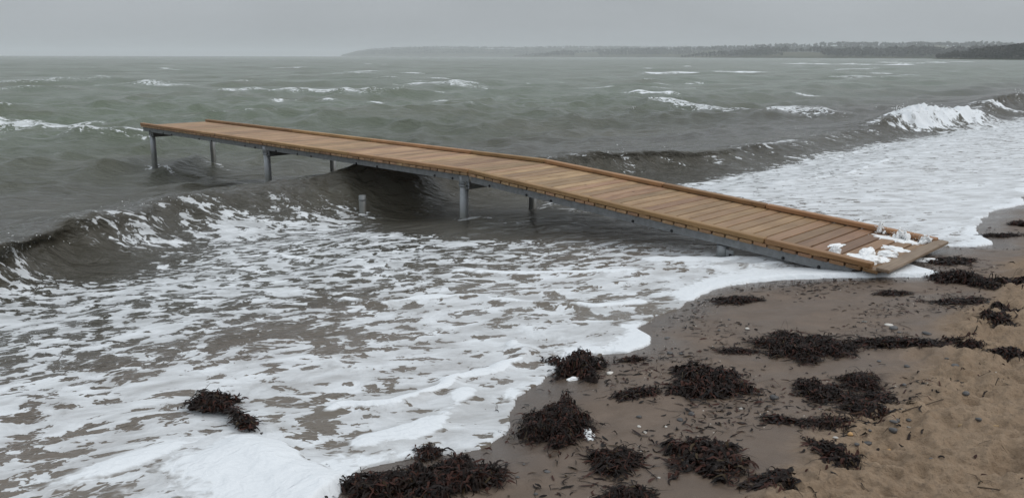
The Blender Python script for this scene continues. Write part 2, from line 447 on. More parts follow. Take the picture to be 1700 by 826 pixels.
# patches of bare shallow water in the swash
for s, n, a, b, v in ((2.55, 3.95, .30, .20, .30), (2.2, 3.45, .25, .35, .34), (3.3, 5.0, .5, .3, .16), (2.8, 5.6, .5, .35, .18), (4.3, 6.2, .7, .35, .16),
                      (1.1, 4.6, .4, .3, .12), (3.15, 4.05, .25, .16, .22), (1.5, 6.4, .8, .5, .12), (5.3, 4.3, .3, .2, .12)):
    FO = FO - splat(s, n, a, b, v)
# filaments of foam hanging down the face, drawn out along the fall of the water
fil = np.zeros_like(Z); kk = np.nonzero((q_ < .35) & (q_ > -2.0) & (R_ < 60))[0]
fil[kk] = np.clip(fbm(S_[kk] * 4.2 + N_[kk] * 1.2, N_[kk] * .9, 4, 107, .6) * 2.6 - .25, 0, 1) * np.exp(-((q_[kk] + .45) / .75) ** 2) * np.clip(.45 + 1.3 * noise1(S_[kk], .55, 2.2, 108), .1, 1)
FO = np.maximum(FO, .74 * fil * (ca_ > .15))
# thin foam trailing the lip of the breaker
FO = np.maximum(FO, .52 * np.exp(-((q_ - .0) / .16) ** 2) * np.clip(.2 + 1.4 * noise1(S_, .8, 1.5, 105), 0, 1) * (ca_ > .1))
FO = np.maximum(FO, .34 * np.exp(-((q_ + .5) / .35) ** 2) * sstep(11.5, 13, S_) * sstep(30, 26, S_) * np.clip(pnoise(S_ * 1.7, N_ * .6, 106) * 2, 0, 1))

TH = np.zeros_like(Z)
lip_w = .10 + .05 * noise1(S_, 2.3, .1, 110)
amt = np.clip(.62 + .9 * noise1(S_, 1.3, 5.5, 111), .18, 1.15)
amt = np.maximum(amt, np.interp(S_, [5.6, 6.6, 7.2, 7.7, 8.0, 8.3], [0, 1.4, 2.1, 1.9, .9, 0]))
TH = np.maximum(TH, amt * (.86 + .5 * fbm_near(S_ * 5, N_ * 5, 3, 112, (d_ < 1.2) & (R_ < 40))) * sstep(-.01, .02, d_) * np.exp(-np.maximum(d_ - lip_w, 0) / (.10 + .12 * amt)))
lipz = .019 * amt * np.sqrt(np.clip(1 - (1 - np.clip(d_ / .07, 0, 1)) ** 2, 0, 1)) * np.exp(-np.maximum(d_ - .1, 0) / (.22 + .16 * amt))
Z = Z + np.where(d_ > 0, lipz, 0)
def line(pts, w, hgt, amp, seed, soft=.0):
    global TH, Z
    for (a, b) in zip(pts[:-1], pts[1:]):
        m = (np.abs(S_ - (a[0] + b[0]) / 2) < 2.5) & (np.abs(N_ - (a[1] + b[1]) / 2) < 2.5)
        if not m.any(): continue
        x0, y0 = to_xy(*a); x1, y1 = to_xy(*b); vx, vy = x1 - x0, y1 - y0; l2 = vx * vx + vy * vy
        xx = X_[m] + .05 * pnoise(S_[m] * 5, N_[m] * 5, seed); yy = Y_[m] + .05 * pnoise(S_[m] * 5, N_[m] * 5, seed + 1)
        t = np.clip(((xx - x0) * vx + (yy - y0) * vy) / l2, 0, 1)
        dd = np.hypot(xx - x0 - t * vx, yy - y0 - t * vy)
        g = np.exp(-(dd / w) ** 2)
        TH[m] = np.maximum(TH[m], amp * g * np.clip(.75 + .8 * pnoise(S_[m] * 2.2 + seed, N_[m] * 2.2, 260), .15, 1)); LZ[m] = np.maximum(LZ[m], hgt * g)
LZ = np.zeros_like(Z)
line([(3.93, 5.95), (4.06, 5.55), (4.36, 5.46)], .05, .030, .85, 201)
line([(4.36, 5.46), (4.71, 5.10), (4.92, 4.46), (5.22, 4.05), (5.5, 3.85)], .07, .030, .85, 203)
line([(4.5, 8.24), (4.57, 7.84), (4.82, 7.26), (5.24, 6.45)], .06, .030, .7, 205)
line([(5.3, 5.95), (5.63, 5.41), (6.0, 5.0), (6.22, 4.82), (6.8, 4.2), (7.34, 3.5)], .08, .035, .8, 207)
line([(6.9, 4.7), (7.2, 4.1), (7.5, 3.6), (7.8, 3.2)], .11, .045, 1.0, 209)
line([(2.45, 3.85), (2.61, 3.69), (2.85, 3.59), (3.26, 3.67)], .06, .030, .95, 211)
line([(3.3, 3.62), (3.76, 3.61), (3.94, 3.72), (4.0, 3.9)], .06, .030, .95, 213)
line([(2.3, 3.3), (2.6, 3.2), (2.9, 3.3), (3.1, 3.45)], .10, .02, .8, 215)
line([(5.0, 4.9), (5.5, 4.6), (6.1, 4.35)], .05, .02, .6, 217)
line([(12.6, 7.9), (14, 7.6), (17, 7.7), (22, 7.9)], .12, .03, .6, 219)
line([(13, 6.4), (15, 6.0), (18, 6.3)], .10, .04, .7, 221)
# heap of thick foam in the left foreground: steep towards the jetty side, thinning the other way
hs = 1.97 + .05 * noise1(N_, 2.2, .3, 230) + .03 * noise1(N_, 6, 0.0, 231) - .04 * sstep(3.6, 4.2, N_)
hd = hs - S_
hm = np.where(hd > 0, np.sqrt(np.clip(1 - (1 - np.clip(hd / .24, 0, 1)) ** 2, 0, 1)) * np.exp(-np.maximum(hd - .16, 0) / (.42)), 0) * sstep(4.15, 3.75, N_ + .1 * pnoise(S_ * 4, N_ * 4, 232)) * sstep(1.9, 2.5, N_)
hm = hm * (1 + .5 * fbm_near(S_ * 3.2, N_ * 3.2, 4, 233, R_ < 8))
TH = np.maximum(TH, hm * 1.15); LZ = np.maximum(LZ, hm * .06)
hm2 = splat(1.35, 4.05, .45, .14, .75); TH = np.maximum(TH, hm2); LZ = np.maximum(LZ, .03 * hm2)
Z = Z + LZ * sstep(0, .05, d_)

# broken whitewater on the far breaker
def white(s, n, a, b, h, seed):
    global TH, FO, Z
    k = np.nonzero((np.abs(S_ - s) < 3 * a) & (np.abs(N_ - n) < 3 * b))[0]
    m = np.exp(-((S_[k] - s) / a) ** 2 - ((N_[k] - n) / b) ** 2)
    r = fbm(S_[k] * 2.2, N_[k] * 2.6, 5, seed, .68)
    Z[k] += h * m * (1 + 1.9 * r); TH[k] = np.maximum(TH[k], np.clip(m * 1.15 + 1.5 * fbm(S_[k] * 2.6, N_[k] * 3.4, 5, seed + 50, .7) * (m < .8), 0, 1.2) * (m > .10)); FO[k] = np.maximum(FO[k], m)
white(29.4, 9.5, 1.5, .85, .19, 301)
white(31.6, 8.75, 1.3, .6, .16, 302)
white(28.4, 9.2, .5, .35, .12, 303)
white(40.6, 9.8, 1.1, .5, .12, 304)
white(52.5, 10.4, 2.2, .9, .16, 305)
# whitecaps offshore: streaks lying along the crests
for (x0, y0, x1, y1, w, v) in ((-12.1, 66.4, -9.5, 64.0, 1.4, .85), (-9.5, 64, -3.5, 59.2, 1.5, .66), (-1.6, 70.1, 2.4, 67.3, 1.3, .66), (20.3, 116.5, 25.5, 117.1, 2.3, .95),
        (33.7, 127.3, 36, 121.5, 2.6, 1.0), (6.3, 45.6, 8.2, 44.4, .7, .9), (7.6, 39.7, 9.6, 38.4, .75, .66), (9.6, 38.4, 13.2, 35.0, 1.0, .58), (-17.3, 27.7, -14.9, 27.7, .8, .60),
        (-31.9, 66.5, -29, 65, 1.4, .62), (-28.5, 64, -25.3, 62.9, 1.1, .60), (-17.8, 54.2, -9.8, 50.0, 1.9, .60), (-9.0, 84, -7, 83, 1.0, .8), (-42, 150, -39, 150, 2, .8), (-25, 125, -21.5, 124, 1.6, .7),
        (100, 300, 104, 300, 6, 1.0), (106, 280, 112, 282, 6, 1.1), (113, 262, 120, 262, 6, 1.1), (128, 263, 134, 262, 5, 1.0), (150, 330, 170, 332, 6, .9), (175, 380, 200, 382, 8, 1.0), (215, 450, 250, 450, 9, .9),
        (20, 35.2, 21.5, 34.6, .5, .5), (4.5, 60, 7, 59, 1.0, .6), (14, 30.5, 17, 30, .6, .4), (60, 150, 64, 151, 2.2, .8), (45, 100, 47.5, 100, 1.6, .7), (52, 118, 56, 118, 1.6, .8), (-14, 19, -12.8, 19.2, .35, .42), (-12, 22, -9.5, 22.6, .4, .38)):
    k = np.nonzero((np.abs(X_ - (x0 + x1) / 2) < abs(x1 - x0) / 2 + 3 * w) & (np.abs(Y_ - (y0 + y1) / 2) < abs(y1 - y0) / 2 + 3 * w))[0]
    vx, vy = x1 - x0, y1 - y0; xx = X_[k]; yy = Y_[k]
    t = np.clip(((xx - x0) * vx + (yy - y0) * vy) / (vx * vx + vy * vy), 0, 1)
    g = np.exp(-((xx - x0 - t * vx) ** 2 + (yy - y0 - t * vy) ** 2) / w ** 2)
    FO[k] = np.maximum(FO[k], min(v, .72) * g * (1 + 1.1 * fbm(xx * 1.2 / w, yy * 1.5 / w, 4, 400, .65))); Z[k] += .16 * g * (w < 4)
    if v > .8: TH[k] = np.maximum(TH[k], (g > .2) * np.clip(g * .55 + 1.1 * fbm(xx * 1.1 / w, yy * 1.6 / w, 4, 401, .7), 0, 1))
rc = np.random.RandomState(8)
for k in range(110):
    r = 45 * (900 / 45) ** rc.rand(); a = math.radians(rc.uniform(-36, 36)); cx, cy = r * math.sin(a), r * math.cos(a)
    s, n = to_sn(cx, cy)
    if n < 18: continue
    l = rc.uniform(.5, 1.6) * (r / 90) ** .5; w = rc.uniform(.25, .6) * (r / 60) ** .8
    m = np.nonzero((np.abs(X_ - cx) < l + 3 * w) & (np.abs(Y_ - cy) < l + 3 * w + .03 * r))[0]
    if len(m) == 0: continue
    g = np.exp(-((X_[m] - cx) / l) ** 2 - ((Y_[m] - cy) / w) ** 2)
    FO[m] = np.maximum(FO[m], rc.uniform(.55, .95) * g)
# wave crests in the wind sea carry a little foam
FO = np.maximum(FO, .38 * sstep(.22, .42, H * env + .06 * fbm_near(S_ * .8, N_ * 1.4, 3, 410, R_ < 200)) * sstep(12, 20, N_) * (R_ < 200))

X2 = X_ + DX; Y2 = Y_ + DY
seaV = np.stack([X2, Y2, Z], -1)
me = mesh_np('sea', seaV, Q_)
fattr(me, 'foam', np.clip(FO, 0, 1.2)); fattr(me, 'thick', TH)
shelf = .45 * sstep(3.6, 8.2, N_) + .55 * sstep(9, 32, N_)
fattr(me, 'shelf', shelf)
fattr(me, 'calm', sstep(3.5, 1.0, d_))
fattr(me, 'chop', np.clip(.6 * sstep(9, 16, N_) + .4 * sstep(20, 160, R_), 0, 1) * .85)
wob = .2 * fbm(S_ * .35, N_ * .35, 2, 500); wob2 = .2 * fbm(S_ * .35, N_ * .35, 2, 510)
fx_ = X_ * .99 + Y_ * .14; fy_ = -X_ * .14 + Y_ * .99
vattr(me, 'flow', np.stack([fx_ + wob, fy_ + wob2, Z * .8], -1))
obj('sea', me, sea_material(), kind='structure')

# ------------------------------------------------------------------ the beach
R_, X_, Y_, Q_ = fan(radii(.4, 6000, lambda r: .06 if r < 2.6 else (max(.007, .0007 * r * r) if r < 15 else min(.12 * r, .16 + (r - 15) * .12))), -28, 40, .14, 8.0)
S_, N_ = to_sn(X_, Y_)
q = N_ - edge_n(S_)
Q_ = Q_[(q[Q_] < 1.2).any(1)]
V_, Q_, (S_, N_, q) = compact(np.stack([X_, Y_, sand_z(X_, Y_)], -1), Q_, [S_, N_, q])
me = mesh_np('beach', V_, Q_)
fattr(me, 'dry', dryness(S_, N_))
fattr(me, 'soaked', sstep(-.55, -.02, q + .12 * fbm(S_ * 1.5, N_ * 1.5, 2, 31)))
obj('beach', me, sand_material(), kind='structure')

# ------------------------------------------------------------------ far land round the bay
def flat_mat(name, c0, c1, scale, rough=.9):
    t = NT(name); tc = t.n('TexCoord').outputs['Object']
    n = t.noise(tc, scale, 4, .6)
    return t.surf(t.bsdf(Base_Color=t.mix(t.mapr(n, .3, .7, 0, 1), c0, c1), Roughness=rough, Specular_IOR_Level=.2))
def foliage_mat(name, c0, c1):
    t = NT(name); g = t.n('NewGeometry')
    return t.surf(t.bsdf(Base_Color=t.mix(g.outputs['Random Per Island'], c0, c1), Roughness=.85, Specular_IOR_Level=.15))
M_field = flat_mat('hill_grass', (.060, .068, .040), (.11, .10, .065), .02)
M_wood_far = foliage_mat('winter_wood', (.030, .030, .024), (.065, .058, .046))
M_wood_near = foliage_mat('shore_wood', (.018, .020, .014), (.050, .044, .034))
# ridges: (bearing as x/y, distance, height of the ground behind the shore)
RIDGES = [
    ('headland', [(-.206, 5200, 6), (-.185, 5150, 34), (-.15, 5050, 48), (-.09, 4900, 54), (.0, 4800, 50), (.10, 4700, 56), (.2, 4600, 52), (.3, 4500, 52)], 700, 12, 8),
    ('wooded_ridge', [(.0, 3600, 2), (.05, 3500, 14), (.14, 3300, 26), (.22, 3100, 31), (.30, 2900, 38), (.40, 2700, 42), (.50, 2500, 40), (.62, 2300, 32), (.75, 2200, 30)], 420, 13, 8),
    ('near_ridge', [(.20, 2300, 1), (.25, 2200, 8), (.30, 2050, 15), (.36, 1850, 13), (.44, 1650, 9), (.56, 1450, 13), (.66, 1300, 13), (.8, 1200, 13)], 230, 12, 6),
    ('shore_bank', [(.505, 1010, .6), (.53, 960, 2.0), (.56, 900, 3.0), (.60, 850, 3.5), (.66, 800, 4), (.74, 760, 4), (.9, 700, 4)], 110, 13, 5)]
rt = np.random.RandomState(77)
woods = []
for name, pts, back, th_, sp in RIDGES:
    b = np.array([p[0] for p in pts]); Dm = np.array([p[1] for p in pts]); Hm = np.array([p[2] for p in pts])
    bb = np.linspace(b[0], b[-1], 160); tt = np.array([-.03, 0, .06, .14, .25, .4, .6, .8, 1.0, 1.25])
    prof_ = np.array([-2.5, .25, .35, .55, .78, .95, 1.0, .95, .8, .2])
    B, Tt = np.meshgrid(bb, tt, indexing='ij')
    Dd = np.interp(B, b, Dm) + Tt * back; Hh = np.interp(B, b, Hm) * np.interp(Tt, tt, prof_)
    Hh = Hh * (1 + .18 * fbm(B * 30, Tt * 3, 3, 600)) ; Hh = np.where(Tt < -.01, -2.5, Hh)
    V = np.stack([B * Dd, Dd, Hh], -1).reshape(-1, 3)
    i = np.arange(159)[:, None]; j = np.arange(9)[None, :]
    Q = np.stack([i * 10 + j, i * 10 + j + 1, (i + 1) * 10 + j + 1, (i + 1) * 10 + j], -1).reshape(-1, 4)[:, ::-1]
    obj(name, mesh_np(name, V, Q), M_field, kind='structure')
    # wood on the ridge: ragged crowns built from leaf-clump faces, on trunks
    far = Dm.mean(); clumps = 16 if far > 3000 else (22 if far > 1500 else 70)
    L = (b[-1] - b[0]) * far; vv = []; qq = []; base = 0
    rows = [.03, .10, .2, .35, .55, .75] if far > 1500 else [.02, .06, .10, .16, .22, .3, .4, .5]
    for r in rows:
        x = 0.0
        while x < L:
            x += sp * rt.uniform(.6, 1.5)
            u = b[0] + (b[-1] - b[0]) * x / L
            if r > .3 and rt.rand() < .25: continue
            if name in ('wooded_ridge', 'near_ridge') and pnoise(np.array([x / 190.]), np.array([r * 3]), 640)[0] > .28: continue
            Dd = np.interp(u, b, Dm) + (r + rt.uniform(-.02, .02)) * back
            Hh = np.interp(u, b, Hm) * np.interp(r, tt, prof_)
            grow = min(1.0, (u - b[0]) / (.05 if far > 1500 else .10))
            h = th_ * rt.uniform(.78, 1.15) * (1 + .5 * float(fbm(np.array([x / 75.]), np.array([r * 2.0]), 2, 650)[0])) * (.35 + .65 * grow); rad = h * rt.uniform(.36, .55)
            px_, py_ = u * Dd, Dd
            n = clumps
            e = rt.normal(size=(n, 3)); e /= np.linalg.norm(e, axis=1)[:, None]
            e *= (rt.rand(n, 1) ** .45)
            c = np.array([px_, py_, Hh + h * .60]) + e * np.array([rad, rad, h * .42])
            sz = (h * (.115 if n > 40 else .2)) * rt.uniform(.6, 1.5, n)
            t1 = rt.normal(size=(n, 3)); t1 /= np.linalg.norm(t1, axis=1)[:, None]
            t2 = np.cross(t1, rt.normal(size=(n, 3))); t2 /= np.linalg.norm(t2, axis=1)[:, None]
            P = np.stack([c + t1 * sz[:, None], c + t2 * sz[:, None] * .8, c - t1 * sz[:, None] * .9, c - t2 * sz[:, None]], 1).reshape(-1, 3)
            w = h * .018
            trunk = np.array([[px_ - w, py_, Hh - .5], [px_ + w, py_, Hh - .5], [px_ + w * .5, py_ + w, Hh + h * .75], [px_ - w * .5, py_ + w, Hh + h * .75],
                              [px_, py_ - w, Hh - .5], [px_, py_ + w, Hh - .5], [px_ + w, py_ + w * .5, Hh + h * .75], [px_ + w, py_ - w * .5, Hh + h * .75]])
            vv.append(P); vv.append(trunk)
            m = len(P) + 8; qq.append(np.arange(m).reshape(-1, 4) + base); base += m
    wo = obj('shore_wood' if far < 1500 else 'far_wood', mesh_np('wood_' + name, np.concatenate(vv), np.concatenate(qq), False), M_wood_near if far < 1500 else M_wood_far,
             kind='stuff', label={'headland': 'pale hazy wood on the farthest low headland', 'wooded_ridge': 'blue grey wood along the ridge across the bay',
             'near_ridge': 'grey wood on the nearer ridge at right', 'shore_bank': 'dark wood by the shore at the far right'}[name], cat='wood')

# ------------------------------------------------------------------ haze over the sea
me = bpy.data.meshes.new('haze'); bm = bmesh.new(); bmesh.ops.create_cube(bm, size=1.0)
for v in bm.verts: v.co = (v.co.x * 24000, v.co.y * 24000, (v.co.z + .5) * 96 - 5)
bm.to_mesh(me); bm.free()
hm_ = bpy.data.materials.new('sea_haze'); hm_.use_nodes = True
for nd in list(hm_.node_tree.nodes): hm_.node_tree.nodes.remove(nd)
ho = hm_.node_tree.nodes.new('ShaderNodeOutputMaterial'); hv = hm_.node_tree.nodes.new('ShaderNodeVolumePrincipled')
hv.inputs['Color'].default_value = (.92, .955, .985, 1); hv.inputs['Density'].default_value = .00022; hv.inputs['Anisotropy'].default_value = 0.0
hm_.node_tree.links.new(hv.outputs[0], ho.inputs['Volume'])
obj('haze', me, hm_, kind='stuff')

# ------------------------------------------------------------------ the jetty
def wood_material(name, c0, c1, cdamp):
    t = NT(name); tc = t.n('TexCoord').outputs['Object']; oi = t.n('ObjectInfo')
    rnd = oi.outputs['Random']
    off = t.n('CombineXYZ'); t.set(off, 'X', t.math('MULTIPLY', rnd, 37.0)); t.set(off, 'Y', t.math('MULTIPLY', rnd, 91.0))
    ad = t.n('VectorMath', operation='ADD'); t.set(ad, 'i0', tc); t.set(ad, 'i1', off.outputs[0]); p = ad.outputs[0]
    gr = t.noise(t.mapping(p, (1.6, 60, 60)), 1.0, 5, .62, .6)
    bl = t.noise(t.mapping(p, (2.2, 7, 7)), 1.0, 4, .6)
    kn = t.n('TexVoronoi', Scale=1.0); t.set(kn, 'Vector', t.mapping(p, (3.0, 7.0, 1.0)))
    c = t.mix(t.mapr(gr, .3, .72, 0, 1), c0, c1)
    c = t.mix(t.mapr(bl, .38, .66, 0, .62), c, tuple(x * .62 for x in c0))
    c = t.mix(t.mapr(kn.outputs['Distance'], .04, .11, .75, 0), c, (.07, .035, .018))
    damp = t.n('SeparateColor'); t.set(damp, 'Color', oi.outputs['Color'])
    c = t.mix(t.math('MULTIPLY', damp.outputs['Red'], .8), c, t.mix(t.mapr(gr, .3, .7, 0, 1), cdamp, tuple(x * 1.7 for x in cdamp)))
    hs = t.n('HueSaturation', Color=c); t.set(hs, 'Value', t.mapr(rnd, 0, 1, .68, 1.18)); t.set(hs, 'Hue', t.mapr(t.math('FRACT', t.math('MULTIPLY', rnd, 7.7)), 0, 1, .490, .508))
    nb = t.bump(gr, .35, .004)
    ro = t.mapr(damp.outputs['Red'], 0, 1, .62, .42)
    return t.surf(t.bsdf(Base_Color=hs.outputs[0], Roughness=ro, Normal=nb, Specular_IOR_Level=.35))
M_deck = wood_material('deck_wood', (.320, .190, .100), (.52, .355, .212), (.132, .070, .031))
M_kerb = wood_material('kerb_wood', (.33, .185, .080), (.48, .30, .150), (.17, .085, .034))
M_grey = wood_material('weathered_wood', (.20, .145, .095), (.36, .29, .205), (.15, .10, .06))
def metal_material(name, c, rough, met):
    t = NT(name); tc = t.n('TexCoord').outputs['Object']
    n = t.noise(tc, 14, 5, .65); n2 = t.noise(t.mapping(tc, (30, 30, 3)), 1.0, 3, .6)
    cc = t.mix(t.mapr(n, .35, .7, 0, 1), c, tuple(x * .62 for x in c)); cc = t.mix(t.mapr(n2, .58, .75, 0, .5), cc, tuple(x * 1.3 for x in c))
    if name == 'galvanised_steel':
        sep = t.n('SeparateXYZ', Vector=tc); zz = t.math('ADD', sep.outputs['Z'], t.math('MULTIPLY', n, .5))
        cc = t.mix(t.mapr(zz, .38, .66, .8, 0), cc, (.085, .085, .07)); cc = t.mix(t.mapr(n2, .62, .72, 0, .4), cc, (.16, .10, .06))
    return t.surf(t.bsdf(Base_Color=cc, Roughness=t.mapr(n, .3, .7, rough - .08, rough + .12), Metallic=met, Normal=t.bump(n2, .15, .003)))
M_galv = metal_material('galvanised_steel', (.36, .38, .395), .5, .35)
M_beam = metal_material('aluminium_beam', (.235, .245, .25), .5, .3)
M_bolt = metal_material('dark_bolt', (.035, .035, .037), .5, .5)

def box_mesh(name, sx, sy, sz, bev=.004, z0=None):
    me = bpy.data.meshes.new(name); bm = bmesh.new(); bmesh.ops.create_cube(bm, size=1.0)
    for v in bm.verts: v.co = (v.co.x * sx, v.co.y * sy, v.co.z * sz)
    if bev: bmesh.ops.bevel(bm, geom=list(bm.edges), offset=bev, segments=1, affect='EDGES', profile=.5)
    bm.to_mesh(me); bm.free(); return me
def add_cyl(bm, r, z0, z1, seg=20, r2=None, mat=None):
    r2 = r if r2 is None else r2
    m = Matrix.Translation((0, 0, (z0 + z1) / 2))
    if mat is not None: m = mat @ m
    bmesh.ops.create_cone(bm, cap_ends=True, segments=seg, radius1=r, radius2=r2, depth=z1 - z0, matrix=m)
def add_box(bm, cx, cy, cz, sx, sy, sz, mat=None):
    m = Matrix.Translation((cx, cy, cz)) @ Matrix.Diagonal((sx, sy, sz, 1))
    bmesh.ops.create_cube(bm, size=1.0, matrix=m if mat is None else mat @ m)
def done(name, bm, smooth_cyl=False):
    me = bpy.data.meshes.new(name); bm.normal_update(); bm.to_mesh(me); bm.free()
    if smooth_cyl:
        for p in me.polygons: p.use_smooth = len(p.vertices) == 4
    return me

# local axes: x seaward along the jetty from the foot of the ramp, y across it (0 = near side), z up from the water datum
FS, FN = 7.31, 2.55
jx, jy = to_xy(FS, FN)
jetty = obj('bathing_jetty', None, label='wooden bathing jetty on grey steel piles, its ramp sloping down to the beach', cat='jetty')
jetty.location = (jx, jy, 0); jetty.rotation_euler = (0, 0, AZ)
WID, RAMP, DECK = 1.60, 5.43, 10.88
ZF, ZD = .438, .775                                     # top of the boards at the foot and on the deck
ra = math.atan2(ZD - ZF, RAMP)
def jp(o, x, y, z, pitch=0.0, yaw=0.0):
    o.location = (x, y, z); o.rotation_euler = (0, -pitch, yaw); return o
# in jetty space +x is seaward; the far side of the deck lies at -y
def across(v): return -v
rnj = random.Random(4)
bw, pitch_b = .1365, .1551
m_board = [box_mesh('deck_board', WID, bw, .034, .005) for k in range(3)]
for k in range(35):
    d = (k + .5) * pitch_b
    o = obj('deck_board', m_board[k % 3], M_deck, jetty)
    o.location = (d * math.cos(ra) + .014 * math.sin(ra), across(WID / 2) + rnj.uniform(-.003, .003), ZF + d * math.sin(ra) - .017 + rnj.uniform(-.0012, .0012))
    o.rotation_euler = Matrix(((0, -math.cos(ra), -math.sin(ra)), (1, 0, 0), (0, -math.sin(ra), math.cos(ra)))).to_euler()
    q = max(0.0, 1.0 - d / 3.4); o.color = (min(1, .10 + .75 * q + rnj.uniform(0, .22)), 0, 0, 1)
for k in range(70):
    d = RAMP + (k + .5) * (DECK / 70)
    o = obj('deck_board', m_board[k % 3], M_deck, jetty)
    o.location = (d, across(WID / 2) + rnj.uniform(-.003, .003), ZD - .017 + rnj.uniform(-.0012, .0012)); o.rotation_euler = (0, 0, math.pi / 2)
    o.color = (rnj.uniform(0, .16), 0, 0, 1)
# kerb timbers laid on the edges, in lengths with open joints, on small blocks
KH, KW = .050, .088
def kerb(side, d0, d1, ramp, damp):
    ln = d1 - d0 - .012
    m = box_mesh('kerb_rail', ln, KW, KH, .007); o = obj('kerb_rail', m, M_kerb, jetty)
    y = across(KW / 2 - .004) if side == 0 else across(WID - KW / 2 + .004)
    d = (d0 + d1) / 2
    if ramp:
        o.location = (d * math.cos(ra) - (KH / 2 + .006) * math.sin(ra), y, ZF + d * math.sin(ra) + (KH / 2 + .006)); o.rotation_euler = (0, -ra, 0)
    else:
        o.location = (d, y, ZD + KH / 2 + .006); o.rotation_euler = (0, 0, 0)
    o.color = (damp, 0, 0, 1)
    # spacer blocks under the timber
    n = max(2, int(ln / .62))
    for i in range(n + 1):
        e = -ln / 2 + .06 + (ln - .12) * i / n
        b = obj('spacer_block', m_block, M_kerb, o); b.location = (e, 0, -KH / 2 - .003); b.color = (.5, 0, 0, 1)
m_block = box_mesh('spacer_block', .10, .07, .0062, 0)
for side, cuts in ((0, (.07, 1.12, 3.35, RAMP)), (1, (.0, 1.9, 3.35, RAMP))):
    for a, b in zip(cuts[:-1], cuts[1:]): kerb(side, a, b, True, .75 if b < 1.2 else (.45 if b < 3.4 else .25))
for side, cuts in ((0, (RAMP, 8.2, 10.9, 13.6, RAMP + DECK)), (1, (RAMP, 7.0, 9.7, 12.4, RAMP + DECK))):
    for a, b in zip(cuts[:-1], cuts[1:]): kerb(side, a, b, False, rnj.uniform(0, .2))
# weathered board laid across the foot of the ramp
o = obj('end_board', box_mesh('end_board', WID + .03, .118, .034, .006), M_grey, jetty, label='grey weathered board across the foot of the ramp')
o.location = (-.035, across(WID / 2), ZF + .016); o.rotation_euler = Matrix(((0, -math.cos(ra), -math.sin(ra)), (1, 0, 0), (0, -math.sin(ra), math.cos(ra)))).to_euler(); o.color = (.25, 0, 0, 1)
# side beams (channels) with bolts, cross beams
def channel(ln):
    bm = bmesh.new(); h, f, th = .088, .05, .006
    add_box(bm, 0, 0, 0, ln, th, h); add_box(bm, 0, -f / 2 - th / 2 - .0003, h / 2 - th / 2, ln, f, th); add_box(bm, 0, -f / 2 - th / 2 - .0003, -h / 2 + th / 2, ln, f, th)
    return done('side_beam', bm)
bm = bmesh.new(); add_cyl(bm, .011, -.006, .012, 6, mat=Matrix.Rotation(-math.pi / 2, 4, 'X')); add_cyl(bm, .018, -.006, -.001, 12, mat=Matrix.Rotation(-math.pi / 2, 4, 'X')); m_bolt = done('bolt', bm)
for (d0, d1, ramp) in ((.25, RAMP - .02, True), (RAMP + .02, RAMP + 5.42, False), (RAMP + 5.46, RAMP + DECK - .03, False)):
    m = channel(d1 - d0)
    for side in (0, 1):
        o = obj('side_beam', m, M_beam, jetty); d = (d0 + d1) / 2; dep = .036 + .0440
        y = across(.045) if side == 0 else across(WID - .045)
        if ramp: o.location = (d * math.cos(ra) + dep * math.sin(ra), y, ZF + d * math.sin(ra) - dep); o.rotation_euler = (0, -ra, 0)
        else: o.location = (d, y, ZD - dep); o.rotation_euler = (0, 0, 0)
        if side == 1: o.scale = (1, -1, 1)
        for fr in (.06, .13, .38, .48, .72, .80, .93):
            b = obj('bolt', m_bolt, M_bolt, o); b.location = (-(d1 - d0) / 2 + fr * (d1 - d0), .008, -.028)
def cross_beam(d, z, w=.06, h=.10):
    bm = bmesh.new(); add_box(bm, 0, 0, 0, w, WID - .12, h); bmesh.ops.bevel(bm, geom=list(bm.edges), offset=.004, segments=1, affect='EDGES')
    o = obj('cross_beam', done('cross_beam', bm), M_galv, jetty); o.location = (d, across(WID / 2), z)
def deck_z(d): return ZF + min(d, RAMP) / RAMP * (ZD - ZF)
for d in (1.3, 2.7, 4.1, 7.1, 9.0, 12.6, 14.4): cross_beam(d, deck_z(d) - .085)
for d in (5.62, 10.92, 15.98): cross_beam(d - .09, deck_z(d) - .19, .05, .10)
# piles: pipe, sleeve, bracket with lugs and bolts
def pile(d, side, top, r=.060):
    y = across(.105) if side == 0 else across(WID - .105)
    bm = bmesh.new(); add_cyl(bm, r, -1.6, top - .02, 24)
    o = obj('pile', done('pile', bm, True), M_galv, jetty); o.location = (d, y, 0); o.rotation_euler = (rnj.uniform(-.012, .012), rnj.uniform(-.02, .02), rnj.uniform(0, 6))
    bm = bmesh.new(); add_cyl(bm, r + .009, top - .17, top - .006, 24); add_cyl(bm, r + .014, top - .17, top - .155, 24)
    obj('pile_sleeve', done('pile_sleeve', bm, True), M_galv, o)
    bm = bmesh.new(); add_box(bm, -.10, 0, top - .115, .085, .012, .15); 
    for zz in (top - .155, top - .09): add_cyl(bm, .022, -.016, .016, 14, mat=Matrix.Translation((-.115, 0, zz)) @ Matrix.Rotation(math.pi / 2, 4, 'X'))
    br = obj('bracket', done('bracket', bm), M_galv, jetty); br.location = (d, y + (.03 if side == 0 else -.03), 0)
    for zz in (top - .155, top - .09):
        b = obj('bolt', m_bolt, M_bolt, br); b.location = (-.115, .018, zz)
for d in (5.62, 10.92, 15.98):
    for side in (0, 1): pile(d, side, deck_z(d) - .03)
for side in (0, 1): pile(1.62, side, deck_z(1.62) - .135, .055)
# stub of an old pile in the wave under the deck
bm = bmesh.new(); add_cyl(bm, .052, -1.4, .29, 22); add_cyl(bm, .056, .22, .24, 22)
st = obj('pile_stub', done('pile_stub', bm, True), M_galv, label='short grey pile stub standing in the dark wave beneath the jetty', cat='post')
sx_, sy_ = to_xy(6.95, 9.9); st.location = (sx_, sy_, 0)

